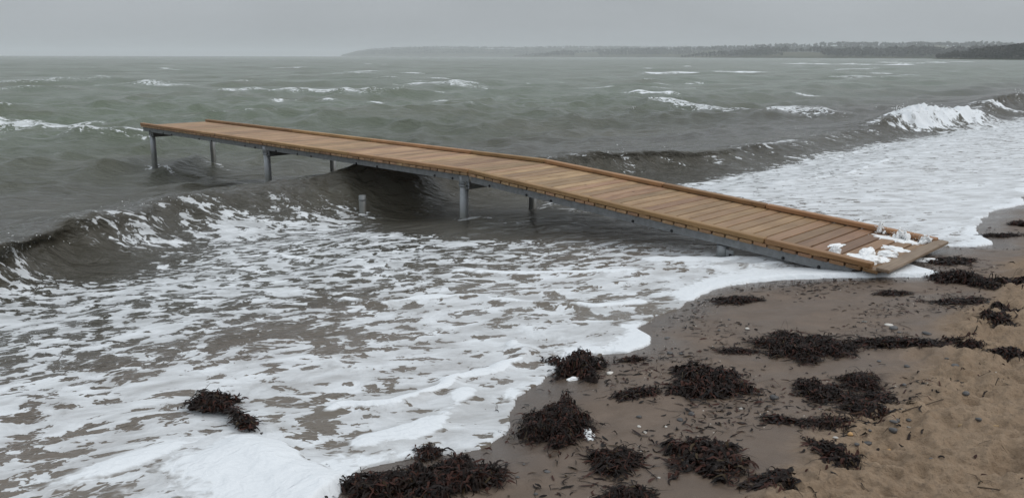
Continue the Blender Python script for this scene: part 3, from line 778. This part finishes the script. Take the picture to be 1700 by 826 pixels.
# ------------------------------------------------------------------ seaweed
def weed_mat():
    t = NT('wet_seaweed'); g = t.n('NewGeometry'); r = g.outputs['Random Per Island']; tc = t.n('TexCoord').outputs['Object']
    n = t.noise(tc, 24, 3, .6)
    c = t.mix(t.mapr(r, 0, .6, 0, 1), (.0042, .0026, .0020), (.014, .0072, .0050)); c = t.mix(t.mapr(r, .70, .80, 0, 1), c, (.046, .016, .010)); c = t.mix(t.mapr(r, .95, .97, 0, 1), c, (.045, .030, .014))
    c = t.mix(t.mapr(n, .55, .8, 0, .6), c, (.016, .012, .006))
    return t.surf(t.bsdf(Base_Color=c, Roughness=t.mapr(n, .3, .7, .38, .7), Specular_IOR_Level=.17))
M_weed = weed_mat()
def ribbons(rg, cx, cy, n, spread, lmin, lmax, wmin, wmax, zfun, lift, seg=5):
    """n curled ribbons starting at spread() offsets; zfun gives the height of what lies under them"""
    p = spread(n); ln = rg.uniform(lmin, lmax, n) / seg
    hd = rg.uniform(0, 6.283, n); cur = rg.normal(0, .35, n); wd = rg.uniform(wmin, wmax, n); roll = rg.normal(0, .4, n)
    arc = np.maximum(0, rg.normal(0, 1, n)) * lift; off = rg.uniform(0, lift, n)
    pts = []; x = p[:, 0].copy(); y = p[:, 1].copy()
    for k in range(seg + 1):
        f = k / seg
        z = zfun(x, y) + off + arc * math.sin(math.pi * f) + rg.normal(0, lift * .12, n) + .002
        pts.append(np.stack([x, y, z, hd], -1)); hd = hd + cur + rg.normal(0, .25, n); x = x + np.cos(hd) * ln; y = y + np.sin(hd) * ln
    P = np.stack(pts, 1)                                  # n, seg+1, 4
    prof_w = np.sin(np.linspace(.35, math.pi - .25, seg + 1))[None, :]
    side = np.stack([-np.sin(P[:, :, 3]), np.cos(P[:, :, 3]), np.zeros(P.shape[:2])], -1)
    side[:, :, 2] = np.sin(roll)[:, None]; side[:, :, :2] *= np.cos(roll)[:, None, None]
    hw = (wd[:, None] * prof_w)[:, :, None] / 2
    A = P[:, :, :3] - side * hw; B = P[:, :, :3] + side * hw
    V = np.stack([A, B], 2).reshape(n, -1, 3)
    k = np.arange(seg); q = np.stack([2 * k, 2 * k + 1, 2 * k + 3, 2 * k + 2], -1)
    Q = (np.arange(n)[:, None, None] * (2 * seg + 2) + q[None]).reshape(-1, 4)
    return V.reshape(-1, 3), Q
def clump(seed, x, y, rx, ry, h, label, ang=0.0, dens=1.0, zbase=None, name='seaweed_clump', drift=.0):
    rg = np.random.RandomState(seed)
    zb_ = ground(x, y) if zbase is None else zbase
    root = obj(name, None, label=label, cat='seaweed', group='clumps of dark seaweed washed up on the beach'); root.location = (x, y, zb_)
    ca, sa = math.cos(ang), math.sin(ang)
    def gz(lx, ly): return (sand_z(x + lx, y + ly) - zb_) if zbase is None else 0 * lx
    def rad(a):
        return np.maximum(.5, 1 + .75 * pnoise(np.cos(a) * 1.3 + seed, np.sin(a) * 1.3, 700 + seed) + .55 * pnoise(np.cos(a) * 3.3 + seed, np.sin(a) * 3.3, 701))
    def shape(lx, ly):
        u = (lx * ca + ly * sa) / rx; v = (-lx * sa + ly * ca) / ry
        r = np.hypot(u, v) / np.maximum(.45, rad(np.arctan2(v, u)))
        r = r + .62 * fbm(lx * 5.5 + seed, ly * 5.5, 3, 711)
        r = np.maximum(r, 0)
        lump = .75 + .75 * fbm(lx * 7 + seed, ly * 7, 2, 710)
        return r, .46 * h * np.clip(1 - r ** 2.2, 0, 1) ** .8 * np.clip(lump, .2, 1.6)
    nr, na = 14, 56
    rr, aa = np.meshgrid(np.linspace(.02, .97, nr), np.linspace(0, 2 * math.pi, na, endpoint=False), indexing='ij')
    k = rr * rad(aa); u = k * np.cos(aa) * rx; v = k * np.sin(aa) * ry
    lx = u * ca - v * sa; ly = u * sa + v * ca
    re, hz = shape(lx, ly)
    hz = hz * .82 + .005 * rg.normal(size=hz.shape) * (re < .9) - .014 * ((rr > .9) | (re > .93))
    V = np.stack([lx, ly, gz(lx, ly) + hz - .004], -1).reshape(-1, 3)
    i = np.arange(nr - 1)[:, None]; j = np.arange(na)[None, :]; j2 = (j + 1) % na
    Q = np.stack([i * na + j, (i + 1) * na + j, (i + 1) * na + j2, i * na + j2], -1).reshape(-1, 4)
    obj('mound', mesh_np('mound', V, Q), M_weed, root)
    area = math.pi * rx * ry
    def spread(n):
        a = rg.uniform(0, 6.283, n); r = np.sqrt(rg.rand(n)) * np.where(rg.rand(n) < .2, rg.uniform(1, 1.9, n), .98) * rad(a)
        u = r * np.cos(a) * rx; v = r * np.sin(a) * ry
        p = np.stack([u * ca - v * sa, u * sa + v * ca], -1)
        ok = (shape(p[:, 0], p[:, 1])[0] < 1.0) | (rg.rand(n) < .24)
        good = p[ok] if ok.sum() > 3 else p
        return np.where(ok[:, None], p, good[rg.randint(0, len(good), n)] + rg.normal(0, .008, (n, 2)))
    def zf(lx, ly): return gz(lx, ly) + shape(lx, ly)[1]
    n = int(min(2600, 140 + area * 11500 * dens)); m = min(rx, ry)
    kw = rg.uniform(.7, 1.7); kl = rg.uniform(.7, 1.25)
    V1, Q1 = ribbons(rg, x, y, n, spread, .02 * kl, .085 * kl, .004 * kw, .012 * kw, zf, min(.015, .005 + h * .10))
    V2, Q2 = ribbons(rg, x, y, max(4, n // 40), spread, .06, .19, .002, .0045, zf, min(.035, h * .4))
    obj('strands', mesh_np('strands', np.concatenate([V1, V2]), np.concatenate([Q1, Q2 + len(V1)])), M_weed, root, kind='stuff')
    return root
W_ = [
 (-.41, 3.47, .33, .17, .10, 'largest clump, long and dark, at the foam edge in the foreground', .12, 1.3),
 (-.44, 3.80, .07, .07, .05, 'little dark tuft poking from the foam just behind the long foreground clump', 0, 1),
 (-.92, 3.69, .07, .05, .025, 'small wet scrap of weed at the tip of the thick white foam heap', .3, 1),
 (.43, 5.04, .14, .22, .13, 'steep dark mound with white foam lapping its left side', 0, 1.2),
 (.27, 4.02, .19, .27, .12, 'large shaggy clump with a pool of grey froth at its right side', .2, 1.2),
 (.49, 3.58, .11, .11, .06, 'curved tail of weed below the large shaggy clump', -.3, 1.1),
 (1.20, 4.60, .19, .30, .09, 'broad rounded clump in the middle of the wet sand', .2, 1.2),
 (.73, 4.46, .16, .07, .03, 'thin flat patch with an upright stalk, left of the broad rounded clump', .1, 1),
 (1.98, 5.18, .26, .26, .08, 'wide thick clump with a long tail trailing to the right', -.2, 1.2),
 (2.58, 5.16, .34, .08, .05, 'long thin tail of weed running right from the wide thick clump', -.12, 1.2),
 (1.80, 4.32, .13, .18, .06, 'left half of the split brown clump near the dry sand', .1, 1.1),
 (2.05, 4.47, .12, .12, .05, 'right half of the split brown clump near the dry sand', .2, 1.1),
 (.95, 3.58, .16, .20, .07, 'loose clump with pale froth inside, low in the foreground', .4, .9),
 (.51, 3.22, .13, .06, .05, 'clump cut off by the bottom edge of the picture', .1, 1),
 (3.93, 6.80, .17, .26, .10, 'thick dark clump beside the foot of the jetty ramp', .5, 1.2),
 (4.22, 6.62, .15, .11, .035, 'flatter reddish patch right of the clump at the ramp', -.2, .9),
 (1.90, 6.58, .15, .11, .04, 'small reddish tuft below the foam edge left of the ramp', .1, .8),
 (3.55, 6.14, .20, .07, .02, 'long flat strand of weed lying below the clump at the ramp', -.12, .9),
 (3.20, 6.50, .12, .06, .02, 'short flat strand of weed below the white foam tongue', -.2, .9),
 (3.46, 5.52, .08, .10, .035, 'low brown tuft at the right, half sunk in dry sand', .1, 1),
 (3.69, 5.77, .10, .07, .035, 'low brown tuft near the right edge of the picture', .1, 1),
 (2.95, 4.95, .06, .05, .035, 'left one of a pair of tufts on the churned dry sand', .1, 1),
 (3.10, 4.78, .07, .06, .05, 'right one of a pair of tufts on the churned dry sand', .1, 1),
 (4.24, 7.60, .16, .14, .035, 'flat dark patch just right of the ramp end board', -.3, 1),
 (1.63, 3.90, .12, .06, .018, 'thin red brown scrap below the split brown clump', -.2, .7),
 (1.52, 3.52, .06, .14, .022, 'scattered scrap of weed at the edge of the dry sand in the foreground', .2, .8),
 (1.51, 5.17, .13, .05, .018, 'thin line of weed left of the wide thick clump', -.2, .8),
 (.81, 5.13, .08, .04, .028, 'small leaf-shaped tuft right of the steep foam-lapped mound', 0, 1),
 (1.43, 3.99, .10, .04, .015, 'stringy scrap with a long stem on the wet sand', -.25, .7),
 (1.16, 3.28, .09, .09, .012, 'faint stringy scraps near the bottom edge of the picture', .3, .5),
 (5.97, 9.33, .07, .14, .07, 'distant dark clump on the beach at the right edge of the picture', 0, 1),
 (5.40, 8.74, .20, .08, .03, 'thin dark line of weed near the far foam edge', -.2, 1),
 (1.90, 4.05, .08, .11, .025, 'small mixed scrap of weed among pebbles below the split clump', .2, .8),
 (2.06, 4.22, .06, .06, .03, 'reddish tuft against the right half of the split clump', .2, .9),
]
for i, (x, y, rx, ry, h, lab, ang, dn) in enumerate(W_):
    clump(30 + i, x, y, rx, ry, h, 'dark seaweed, ' + lab, ang, dn)
zh = .285
clump(90, -1.79, 4.50, .14, .11, .06, 'dark seaweed heap standing in the foamy swash at the left', -.35, 1.2, zbase=zh)
clump(91, -1.50, 4.20, .13, .03, .035, 'dark seaweed trailing along the back of the thick foam heap', -.9, 1.0, zbase=.31)

# loose litter on the wet sand
rg = np.random.RandomState(5)
def litter_spread(n):
    out = []
    while len(out) < n:
        s = rg.uniform(2.2, 10.5); nn = rg.uniform(.6, 3.5)
        if nn > float(edge_n(np.array([s]))[0]) - .08: continue
        if pnoise(np.array([s * 1.1]), np.array([nn * 1.7]), 800)[0] + rg.normal(0, .20) < .20: continue
        if nn < 1.3 and rg.rand() < .75: continue
        out.append(to_xy(s, nn))
    return np.array(out)
Vl, Ql = ribbons(rg, 0, 0, 2300, litter_spread, .010, .07, .004, .016, lambda a, b: sand_z(a, b), .004, 3)
Vl2, Ql2 = ribbons(rg, 0, 0, 300, litter_spread, .06, .22, .002, .006, lambda a, b: sand_z(a, b), .006, 5)
obj('seaweed_litter', mesh_np('seaweed_litter', np.concatenate([Vl, Vl2]), np.concatenate([Ql, Ql2 + len(Vl)])), M_weed, kind='stuff', label='loose dark scraps of seaweed strewn over the wet sand', cat='seaweed')

# ------------------------------------------------------------------ pebbles, shells, grit, driftwood
def stone_mat(name, c0, c1, rough):
    t = NT(name); tc = t.n('TexCoord').outputs['Object']; oi = t.n('ObjectInfo')
    n = t.noise(tc, 60, 4, .6); c = t.mix(t.mapr(n, .3, .7, 0, 1), c0, c1)
    hs = t.n('HueSaturation', Color=c); t.set(hs, 'Value', t.mapr(oi.outputs['Random'], 0, 1, .6, 1.35))
    return t.surf(t.bsdf(Base_Color=hs.outputs[0], Roughness=rough, Normal=t.bump(n, .3, .002)))
M_pd = stone_mat('dark_pebble', (.045, .043, .044), (.10, .095, .092), .45)
M_pw = stone_mat('pale_shell', (.42, .39, .35), (.62, .60, .56), .5)
M_po = stone_mat('orange_pebble', (.35, .19, .07), (.48, .30, .13), .45)
def pebble_mesh(seed, flat):
    bm = bmesh.new(); bmesh.ops.create_icosphere(bm, subdivisions=2, radius=1.0); r = np.random.RandomState(seed)
    ph = r.uniform(0, 6, 3); ax = r.uniform(.75, 1.15, 2)
    for v in bm.verts:
        k = 1 + .13 * math.sin(3 * v.co.x + ph[0]) + .11 * math.sin(3.3 * v.co.y + ph[1]) + .08 * math.sin(4 * v.co.z + ph[2])
        v.co = Vector((v.co.x * k * ax[0], v.co.y * k * ax[1], v.co.z * k * flat))
    me = done('pebble', bm)
    for p in me.polygons: p.use_smooth = True
    return me
def shell_mesh():
    """small bivalve half: a ribbed shallow fan"""
    bm = bmesh.new(); rows = []
    for i in range(6):
        r = i / 5; row = []
        for j in range(13):
            a = math.radians(-75 + 150 * j / 12); w = (1 + .06 * (j % 2)) * r * (1 - .12 * (a / 1.3) ** 2)
            row.append(bm.verts.new((w * math.sin(a), w * math.cos(a) - .5, .42 * math.sin(math.pi * min(.85, r * .85 + .02)) * (1 - .35 * (a / 1.3) ** 2) + (.03 if j % 2 else 0))))
        rows.append(row)
    for i in range(1, 6):
        for j in range(12):
            bm.faces.new((rows[i - 1][j], rows[i - 1][j + 1], rows[i][j + 1], rows[i][j]) if i > 0 else ())
    g = bmesh.ops.solidify(bm, geom=list(bm.faces), thickness=.06)
    return done('sea_shell', bm)
PM = [pebble_mesh(k, f) for k, f in ((1, .5), (2, .62), (3, .45), (4, .7))]; SM = shell_mesh()
PEB = [(1.98, 3.85, .02, 'd'), (2.02, 3.80, .014, 'w'), (1.93, 3.78, .017, 'd'), (1.88, 3.68, .02, 'd'), (1.80, 3.75, .012, 'd'), (1.83, 3.60, .013, 'o'), (2.08, 3.92, .015, 'd'), (1.72, 3.55, .012, 'd'), (2.69, 4.61, .034, 'd'), (2.49, 4.14, .02, 'd'), (2.9, 5.37, .028, 'd'), (2.44, 4.7, .017, 'd'), (2.73, 5.42, .016, 'd'), (2.61, 5.71, .025, 'w'), (2.74, 5.6, .025, 'w'), (2.73, 5.51, .029, 'd'), (2.7, 4.74, .014, 'd'), (.99, 4.12, .021, 'd'), (.91, 4.05, .018, 'd'), (.7, 4.12, .015, 'd'), (.68, 3.99, .013, 'w'), (.7, 3.91, .018, 'w'), (.63, 4.9, .022, 'w'), (1.5, 4.31, .026, 'd'), (.68, 3.39, .009, 'w'), (.11, 3.3, .012, 'd'), (.17, 3.52, .013, 'd'), (.03, 3.48, .009, 'd'), (.06, 3.61, .009, 'd'), (.64, 3.68, .009, 'w'), (2.01, 3.98, .018, 'd'), (2.0, 4.02, .018, 'w'), (1.75, 3.66, .024, 'd'), (1.69, 3.72, .015, 'o'), (1.6, 3.68, .011, 'w'), (1.68, 4.1, .012, 'w'), (1.27, 4.16, .014, 'w'), (1.91, 4.26, .013, 'w'), (1.13, 5.59, .019, 'd'), (1.08, 5.21, .019, 'd'), (1.15, 5.19, .019, 'd'), (1.54, 5.72, .013, 'd'), (1.75, 5.72, .017, 'w'), (1.9, 5.37, .016, 'd'), (1.89, 5.09, .017, 'd'), (1.94, 5.02, .013, 'd'), (1.92, 3.38, .011, 'd'), (2.33, 3.74, .014, 'd'), (1.23, 4.4, .011, 'd'), (1.39, 4.74, .012, 'w'), (.82, 3.98, .009, 'w'), (.65, 4.48, .012, 'w'), (1.6, 6.65, .015, 'd'), (1.69, 6.0, .013, 'd'), (1.04, 6.37, .014, 'd'), (3.7, 6.03, .013, 'd'), (2.33, 4.84, .016, 'd'), (2.28, 4.4, .015, 'd'), (1.75, 4.48, .013, 'w'), (1.67, 3.6, .012, 'd'), (1.3, 4.81, .014, 'd')]
SPECIAL = {k_ + 8: v_ for k_, v_ in {0: 'dark grey pebble, largest of all, on the churned dry sand at right', 1: 'oval black pebble alone on the dry sand below the largest pebble', 2: 'round dark pebble above the long tail of seaweed',
           13: 'cream shell lying on wet sand between three seaweed clumps', 15: 'flat grey pebble with red weed beside it in the middle of the wet sand', 24: 'grey pebble beside the small orange stone in the foreground', 25: 'small orange stone among weed scraps in the foreground',
           9: 'dark pebble right of two smaller ones below the broad rounded seaweed clump', 14: 'white shell below the foam-lapped seaweed mound'}.items()}
NEAR = [(-.41, 3.47, 'the long foreground seaweed clump'), (.43, 5.04, 'the foam-lapped seaweed mound'), (.27, 4.02, 'the large shaggy seaweed clump'), (.49, 3.58, 'the curved tail of seaweed'),
        (1.20, 4.60, 'the broad rounded seaweed clump'), (.73, 4.46, 'the flat weed patch with a stalk'), (1.98, 5.18, 'the wide thick seaweed clump'), (2.58, 5.16, 'the long thin tail of seaweed'),
        (1.80, 4.32, 'the split brown seaweed clump'), (.95, 3.58, 'the loose frothy seaweed clump'), (1.90, 6.58, 'the reddish tuft near the ramp'), (3.46, 5.52, 'the half-sunk brown tuft'),
        (3.10, 4.78, 'the pair of tufts on dry sand'), (1.63, 3.90, 'the thin red brown weed scrap'), (1.52, 3.52, 'the weed scrap at the dry sand edge'), (2.3, 3.75, 'the pale tan stick'), (.81, 5.13, 'the leaf-shaped tuft'), (1.43, 3.99, 'the stringy weed scrap')]
rp = random.Random(9)
for i, (x, y, r, c) in enumerate(PEB):
    sh = c == 'w' and i % 2 == 1
    o = obj('sea_shell' if sh else 'pebble', SM if sh else PM[i % 4].copy() if False else PM[i % 4], None)
    o.location = (x, y, ground(x, y) + (r * .12 if not sh else 0)); o.scale = (r, r, r); o.rotation_euler = (0, 0, rp.uniform(0, 6.28))
    if len(o.data.materials) == 0: o.data.materials.append(M_pd)
    o.material_slots[0].link = 'OBJECT'; o.material_slots[0].material = {'d': M_pd, 'w': M_pw, 'o': M_po}[c]
    o['category'] = 'shell' if sh else 'pebble'; o['group'] = 'shells on the sand' if sh else 'pebbles on the sand'
    k = min(range(len(NEAR)), key=lambda q: math.hypot(NEAR[q][0] - x, NEAR[q][1] - y)); nx_, ny_, nm = NEAR[k]
    side = ('right of' if x > nx_ else 'left of') if abs(x - nx_) > .7 * abs(y - ny_) else ('beyond' if y > ny_ else 'in front of')
    o['label'] = SPECIAL.get(i, ('small ribbed shell ' if sh else ('white pebble ' if c == 'w' else 'dark grey pebble ')) + side + ' ' + nm)
same = {}
for o in list(col.objects):
    if o.get('category') in ('pebble', 'shell'): same.setdefault(o['label'], []).append(o)
NUM = {2: 'two', 3: 'three', 4: 'four', 5: 'five', 6: 'six'}
for lab, os_ in same.items():
    if len(os_) < 2 or len(os_) > 4: continue
    os_.sort(key=lambda o: o.location.x / o.location.y)
    for k_, o in enumerate(os_):
        pos = ['leftmost', 'rightmost'] if len(os_) == 2 else ['leftmost', 'middle', 'rightmost'] if len(os_) == 3 else ['leftmost', 'second leftmost', 'second rightmost', 'rightmost']
        o['label'] = pos[k_] + ' ' + lab
# grit: crumbs of shell and gravel beyond counting
n = 900; P = litter_spread(n); rr = rg.uniform(.0015, .006, n) ; oc = np.array([[1, 0, 0], [0, 1, 0], [-1, 0, 0], [0, -1, 0], [0, 0, .7], [0, 0, -.7]])
ff = np.array([[0, 1, 4], [1, 2, 4], [2, 3, 4], [3, 0, 4], [1, 0, 5], [2, 1, 5], [3, 2, 5], [0, 3, 5]])
c = np.stack([P[:, 0], P[:, 1], sand_z(P[:, 0], P[:, 1])], -1)
V = (c[:, None] + oc[None] * rr[:, None, None] * rg.uniform(.6, 1.3, (n, 6, 1))).reshape(-1, 3); F = (np.arange(n)[:, None, None] * 6 + ff[None]).reshape(-1, 3)
t = NT('beach_grit'); g_ = t.n('NewGeometry').outputs['Random Per Island']
M_grit = t.surf(t.bsdf(Base_Color=t.mix(t.mapr(g_, .72, .8, 0, 1), t.mix(g_, (.03, .027, .025), (.13, .10, .085)), (.55, .52, .47)), Roughness=.6))
obj('beach_grit', mesh_np('beach_grit', V, F, False), M_grit, kind='stuff', label='crumbs of gravel and broken shell strewn on the sand', cat='gravel')
# driftwood stick
def stick(name, a, b, r, mat, label):
    A = Vector((*a, ground(*a) + r * .5)); B = Vector((*b, ground(*b) + r * .5)); bm = bmesh.new(); prev = None; rr_ = random.Random(hash(label) % 1000)
    ax = (B - A).normalized(); sd = ax.cross(Vector((0, 0, 1))).normalized(); up_ = sd.cross(ax)
    for k in range(9):
        f = k / 8; c = A.lerp(B, f) - A + sd * .006 * math.sin(5 * f + 1) + up_ * .004 * math.sin(7 * f); w = r * (1 - .35 * f) * (1 + .15 * math.sin(9 * f))
        ring = [bm.verts.new(c + (sd * math.cos(q) + up_ * math.sin(q)) * w) for q in [2 * math.pi * i / 8 for i in range(8)]]
        if prev:
            for i in range(8): bm.faces.new((prev[i], prev[(i + 1) % 8], ring[(i + 1) % 8], ring[i]))
        else: bm.faces.new(ring[::-1])
        prev = ring
    bm.faces.new(prev); bm.normal_update()
    o = obj(name, done(name, bm), mat, label=label, cat='stick', group='sticks on the dry sand'); o.location = A
    for p in o.data.polygons: p.use_smooth = True
M_drift = flat_mat('driftwood', (.20, .135, .075), (.42, .30, .17), 40, .8)
M_twig = flat_mat('dark_twig', (.04, .028, .02), (.09, .065, .045), 40, .7)
stick('driftwood_stick', (2.25, 3.77), (2.43, 3.73), .008, M_drift, 'pale tan stick lying on the dry sand at right')
stick('twig', (2.05, 3.95), (2.35, 4.10), .003, M_twig, 'thin dark twig on the dry sand above the pale stick')
stick('twig', (2.0, 3.15), (2.3, 3.0), .003, M_twig, 'thin dark twig on the dry sand near the bottom right')

# ------------------------------------------------------------------ foam thrown on the ramp and beach
t = NT('sea_foam'); tc = t.n('TexCoord').outputs['Object']; bn = t.noise(tc, 150, 3, .6); b2 = t.noise(tc, 18, 3, .6)
M_foam = t.surf(t.bsdf(Base_Color=t.mix(t.mapr(bn, .3, .7, 0, 1), (.80, .81, .81), (.88, .89, .89)), Roughness=.65, Normal=t.bump(t.math('ADD', t.math('MULTIPLY', b2, .003), t.math('MULTIPLY', bn, .0008)), .6, 1.0), Specular_IOR_Level=.25,
                       Subsurface_Weight=.5, Subsurface_Radius=Vector((.02, .02, .02))))
def foam_lump(name, x, y, z, sx, sy, sz, seed, label, rot=0.0, spiky=0.0, cat='foam', group='lumps of sea foam'):
    bm = bmesh.new(); bmesh.ops.create_icosphere(bm, subdivisions=5, radius=1.0)
    co = np.array([v.co[:] for v in bm.verts])
    r = 1 + .30 * pnoise(co[:, 0] * 1.6 + seed, co[:, 1] * 1.6 + co[:, 2] * 1.1, seed) + .08 * pnoise(co[:, 0] * 3 + seed, co[:, 1] * 3 - co[:, 2] * 3, seed + 1)
    if spiky: r = r + spiky * np.abs(pnoise(co[:, 0] * 6 + co[:, 2] * 3, co[:, 1] * 6 + seed, seed + 2)) * np.clip(co[:, 2] + .6, 0, 1.5) + spiky * .5 * pnoise(co[:, 0] * 13, co[:, 1] * 13 + co[:, 2] * 9, seed + 3)
    co = co * r[:, None] * np.array([sx, sy, sz]); co[:, 2] = np.maximum(co[:, 2], -.12 * sz)
    for v, c in zip(bm.verts, co): v.co = c
    me = done(name, bm)
    for p in me.polygons: p.use_smooth = True
    o = obj(name, me, M_foam, label=label, cat=cat, group=group); o.location = (x, y, z); o.rotation_euler = (0, 0, rot); return o
def on_ramp(d, v):
    """point on the ramp boards: d up the ramp from its foot, v across from the near side"""
    c = math.cos(AZ); s = math.sin(AZ); lx, ly = d * math.cos(ra), -v
    return jx + lx * c - ly * s, jy + lx * s + ly * c, ZF + d * math.sin(ra)
for k, (d, v, sx, sy, sz, rot, sp, lab) in enumerate((
    (.17, .24, 0.115, 0.083, 0.060, .4, .0, 'rounded white foam lump nearest the near corner of the ramp'),
    (.30, .50, 0.138, 0.066, 0.060, .9, .0, 'tall white foam lump lying across the boards behind the rounded one'),
    (.15, .62, 0.098, 0.061, 0.044, -.3, .0, 'white foam lump lying against the weathered end board'),
    (.50, .22, .05, .05, .07, .2, .25, 'ragged foam lump standing by the near kerb of the ramp'),
    (.62, .55, .11, .05, .018, .6, .0, 'low flat foam streak highest up the ramp boards'),
    (.22, .92, .06, .04, .022, .1, .0, 'small foam blob beside the end board further across'))):
    x, y, z = on_ramp(d, v); foam_lump('foam_lump', x, y, z + .002, sx, sy, sz, 900 + k * 7, lab, rot, sp)
def smear(d, v, a, b, rot, seed, label):
    x, y, z = on_ramp(d, v); nr, na = 5, 48; an = np.linspace(0, 2 * math.pi, na, endpoint=False)
    rr = 1 + .45 * pnoise(np.cos(an) * 1.8 + seed, np.sin(an) * 1.8, seed) + .35 * pnoise(np.cos(an) * 5 + seed, np.sin(an) * 5, seed + 1)
    V = []
    for i in range(nr):
        f = 1 - i / nr
        for t_, q in zip(an, rr): V.append((math.cos(t_) * q * f * a, math.sin(t_) * q * f * b, (.001 if i == 0 else .004 + .010 * (1 - f) + .003 * math.sin(9 * t_ + 4 * i)) - (.012 if i == 0 else 0)))
    V.append((0, 0, .014)); F = [(i * na + j, i * na + (j + 1) % na, (i + 1) * na + (j + 1) % na, (i + 1) * na + j) for i in range(nr - 1) for j in range(na)] + [((nr - 1) * na + j, (nr - 1) * na + (j + 1) % na, nr * na) for j in range(na)]
    me = bpy.data.meshes.new('foam_smear'); me.from_pydata(V, [], F); me.update()
    for p in me.polygons: p.use_smooth = True
    o = obj('foam_smear', me, M_foam, label=label, cat='foam', group='lumps of sea foam'); o.location = (x, y, z)
    o.rotation_euler = (0, -ra, AZ + rot)
smear(.24, .38, .20, .14, .3, 41, 'thin foam smear under the white lumps near the ramp corner')
smear(.20, .95, .16, .09, -.2, 47, 'thin foam smear along the end board of the ramp')
smear(.34, 1.36, .24, .10, .1, 53, 'thin foam smear beneath the splashes along the far kerb')
# spray thrown up against the far kerb: frothy plumes with loose drops
def spray(seed, d, v, r, h, label, nd=260):
    x, y, z = on_ramp(d, v); rgs = np.random.RandomState(seed)
    bm = bmesh.new()
    for k in range(46):
        q = rgs.rand() ** .8; a = rgs.uniform(0, 6.283); w = r * (1.05 - .65 * q) * rgs.rand() ** .5
        c = Vector((math.cos(a) * w, math.sin(a) * w * .8, h * q * rgs.uniform(.5, 1.0))); e = r * rgs.uniform(.10, .30) * (1.1 - .6 * q)
        m = Matrix.Translation(c) @ Matrix.Rotation(rgs.uniform(-.6, .6), 4, 'X') @ Matrix.Rotation(rgs.uniform(-.6, .6), 4, 'Y') @ Matrix.Diagonal((e, e * rgs.uniform(.5, 1), e * rgs.uniform(.8, 2.4), 1))
        bmesh.ops.create_icosphere(bm, subdivisions=2, radius=1.0, matrix=m)
    me = done('splash_plume', bm)
    for p in me.polygons: p.use_smooth = True
    o = obj('splash_plume', me, M_foam, label=label, cat='splash', group='splashes over the foot of the ramp'); o.location = (x, y, z + .005); o.rotation_euler = (0, 0, .5)
    a = rgs.uniform(0, 6.283, nd); q = np.abs(rgs.normal(0, .85, nd)); c = np.stack([np.cos(a) * q * r, np.sin(a) * q * r * .8, rgs.rand(nd) ** 1.2 * h * 1.3 * np.exp(-q * .5)], -1)
    s = rgs.uniform(.0014, .0060, nd)
    V = (c[:, None] + oc[None] * s[:, None, None]).reshape(-1, 3); F = (np.arange(nd)[:, None, None] * 6 + ff[None]).reshape(-1, 3)
    obj('spray_drops', mesh_np('spray_drops', V, F), M_foam, o, kind='stuff')
spray(951, .55, 1.50, .055, .13, 'narrow upright splash over the far kerb of the ramp')
spray(952, .30, 1.42, .10, .10, 'broad frothy splash over the far kerb near the ramp end')
spray(953, .08, 1.48, .075, .08, 'low frothy splash at the far corner of the ramp')
for k, (x, y, sx, sy, sz, rot, lab) in enumerate(((4.02, 7.66, .16, .05, .028, -.2, 'flat white foam strip on the sand behind the ramp end board'), (4.22, 8.05, .06, .035, .03, .1, 'small white foam scrap on the sand right of the ramp corner'),
                                               (.40, 4.83, .05, .03, .015, .3, 'white foam scrap at the foot of the steep seaweed mound'), (.40, 3.93, .035, .09, .02, .1, 'patch of grey froth caught beside the large shaggy seaweed clump'))):
    foam_lump('foam_scrap', x, y, ground(x, y), sx, sy, sz, 970 + k * 5, lab, rot, .0)

# ------------------------------------------------------------------ spray torn off the breaking crests
rgs = np.random.RandomState(31); pts = []
def crest_drops(n, s0, ds, n0, dn, z0, dz):
    s = rgs.normal(s0, ds, n); nn = rgs.normal(n0, dn, n); z = z0 + np.abs(rgs.normal(0, dz, n)) * np.exp(-((s - s0) / ds) ** 2 / 2)
    pts.append(np.stack([s * Wx + nn * Lx, s * Wy + nn * Ly, z], -1))
crest_drops(300, 29.2, .9, 9.4, .4, .58, .09); crest_drops(160, 31.3, .9, 8.8, .4, .40, .10); crest_drops(120, 52, 1.8, 10.4, .6, .5, .12)
crest_drops(40, 2.1, .3, 9.1, .2, .44, .07); crest_drops(30, 4.2, .5, 10.6, .2, .42, .05); crest_drops(14, 13.2, .8, 9.6, .3, .44, .07)
c = np.concatenate(pts); n = len(c); far_ = np.hypot(c[:, 0], c[:, 1]); r_ = rgs.uniform(.25, 1.0, n) * np.minimum(.0011 * far_, .006 + .0008 * far_) * .8
V = (c[:, None] + oc[None] * r_[:, None, None] * rgs.uniform(.5, 1.5, (n, 6, 1))).reshape(-1, 3); F = (np.arange(n)[:, None, None] * 6 + ff[None]).reshape(-1, 3)
obj('sea_spray', mesh_np('sea_spray', V, F), M_foam, kind='stuff', label='white drops of spray torn off the breaking wave crests', cat='spray')
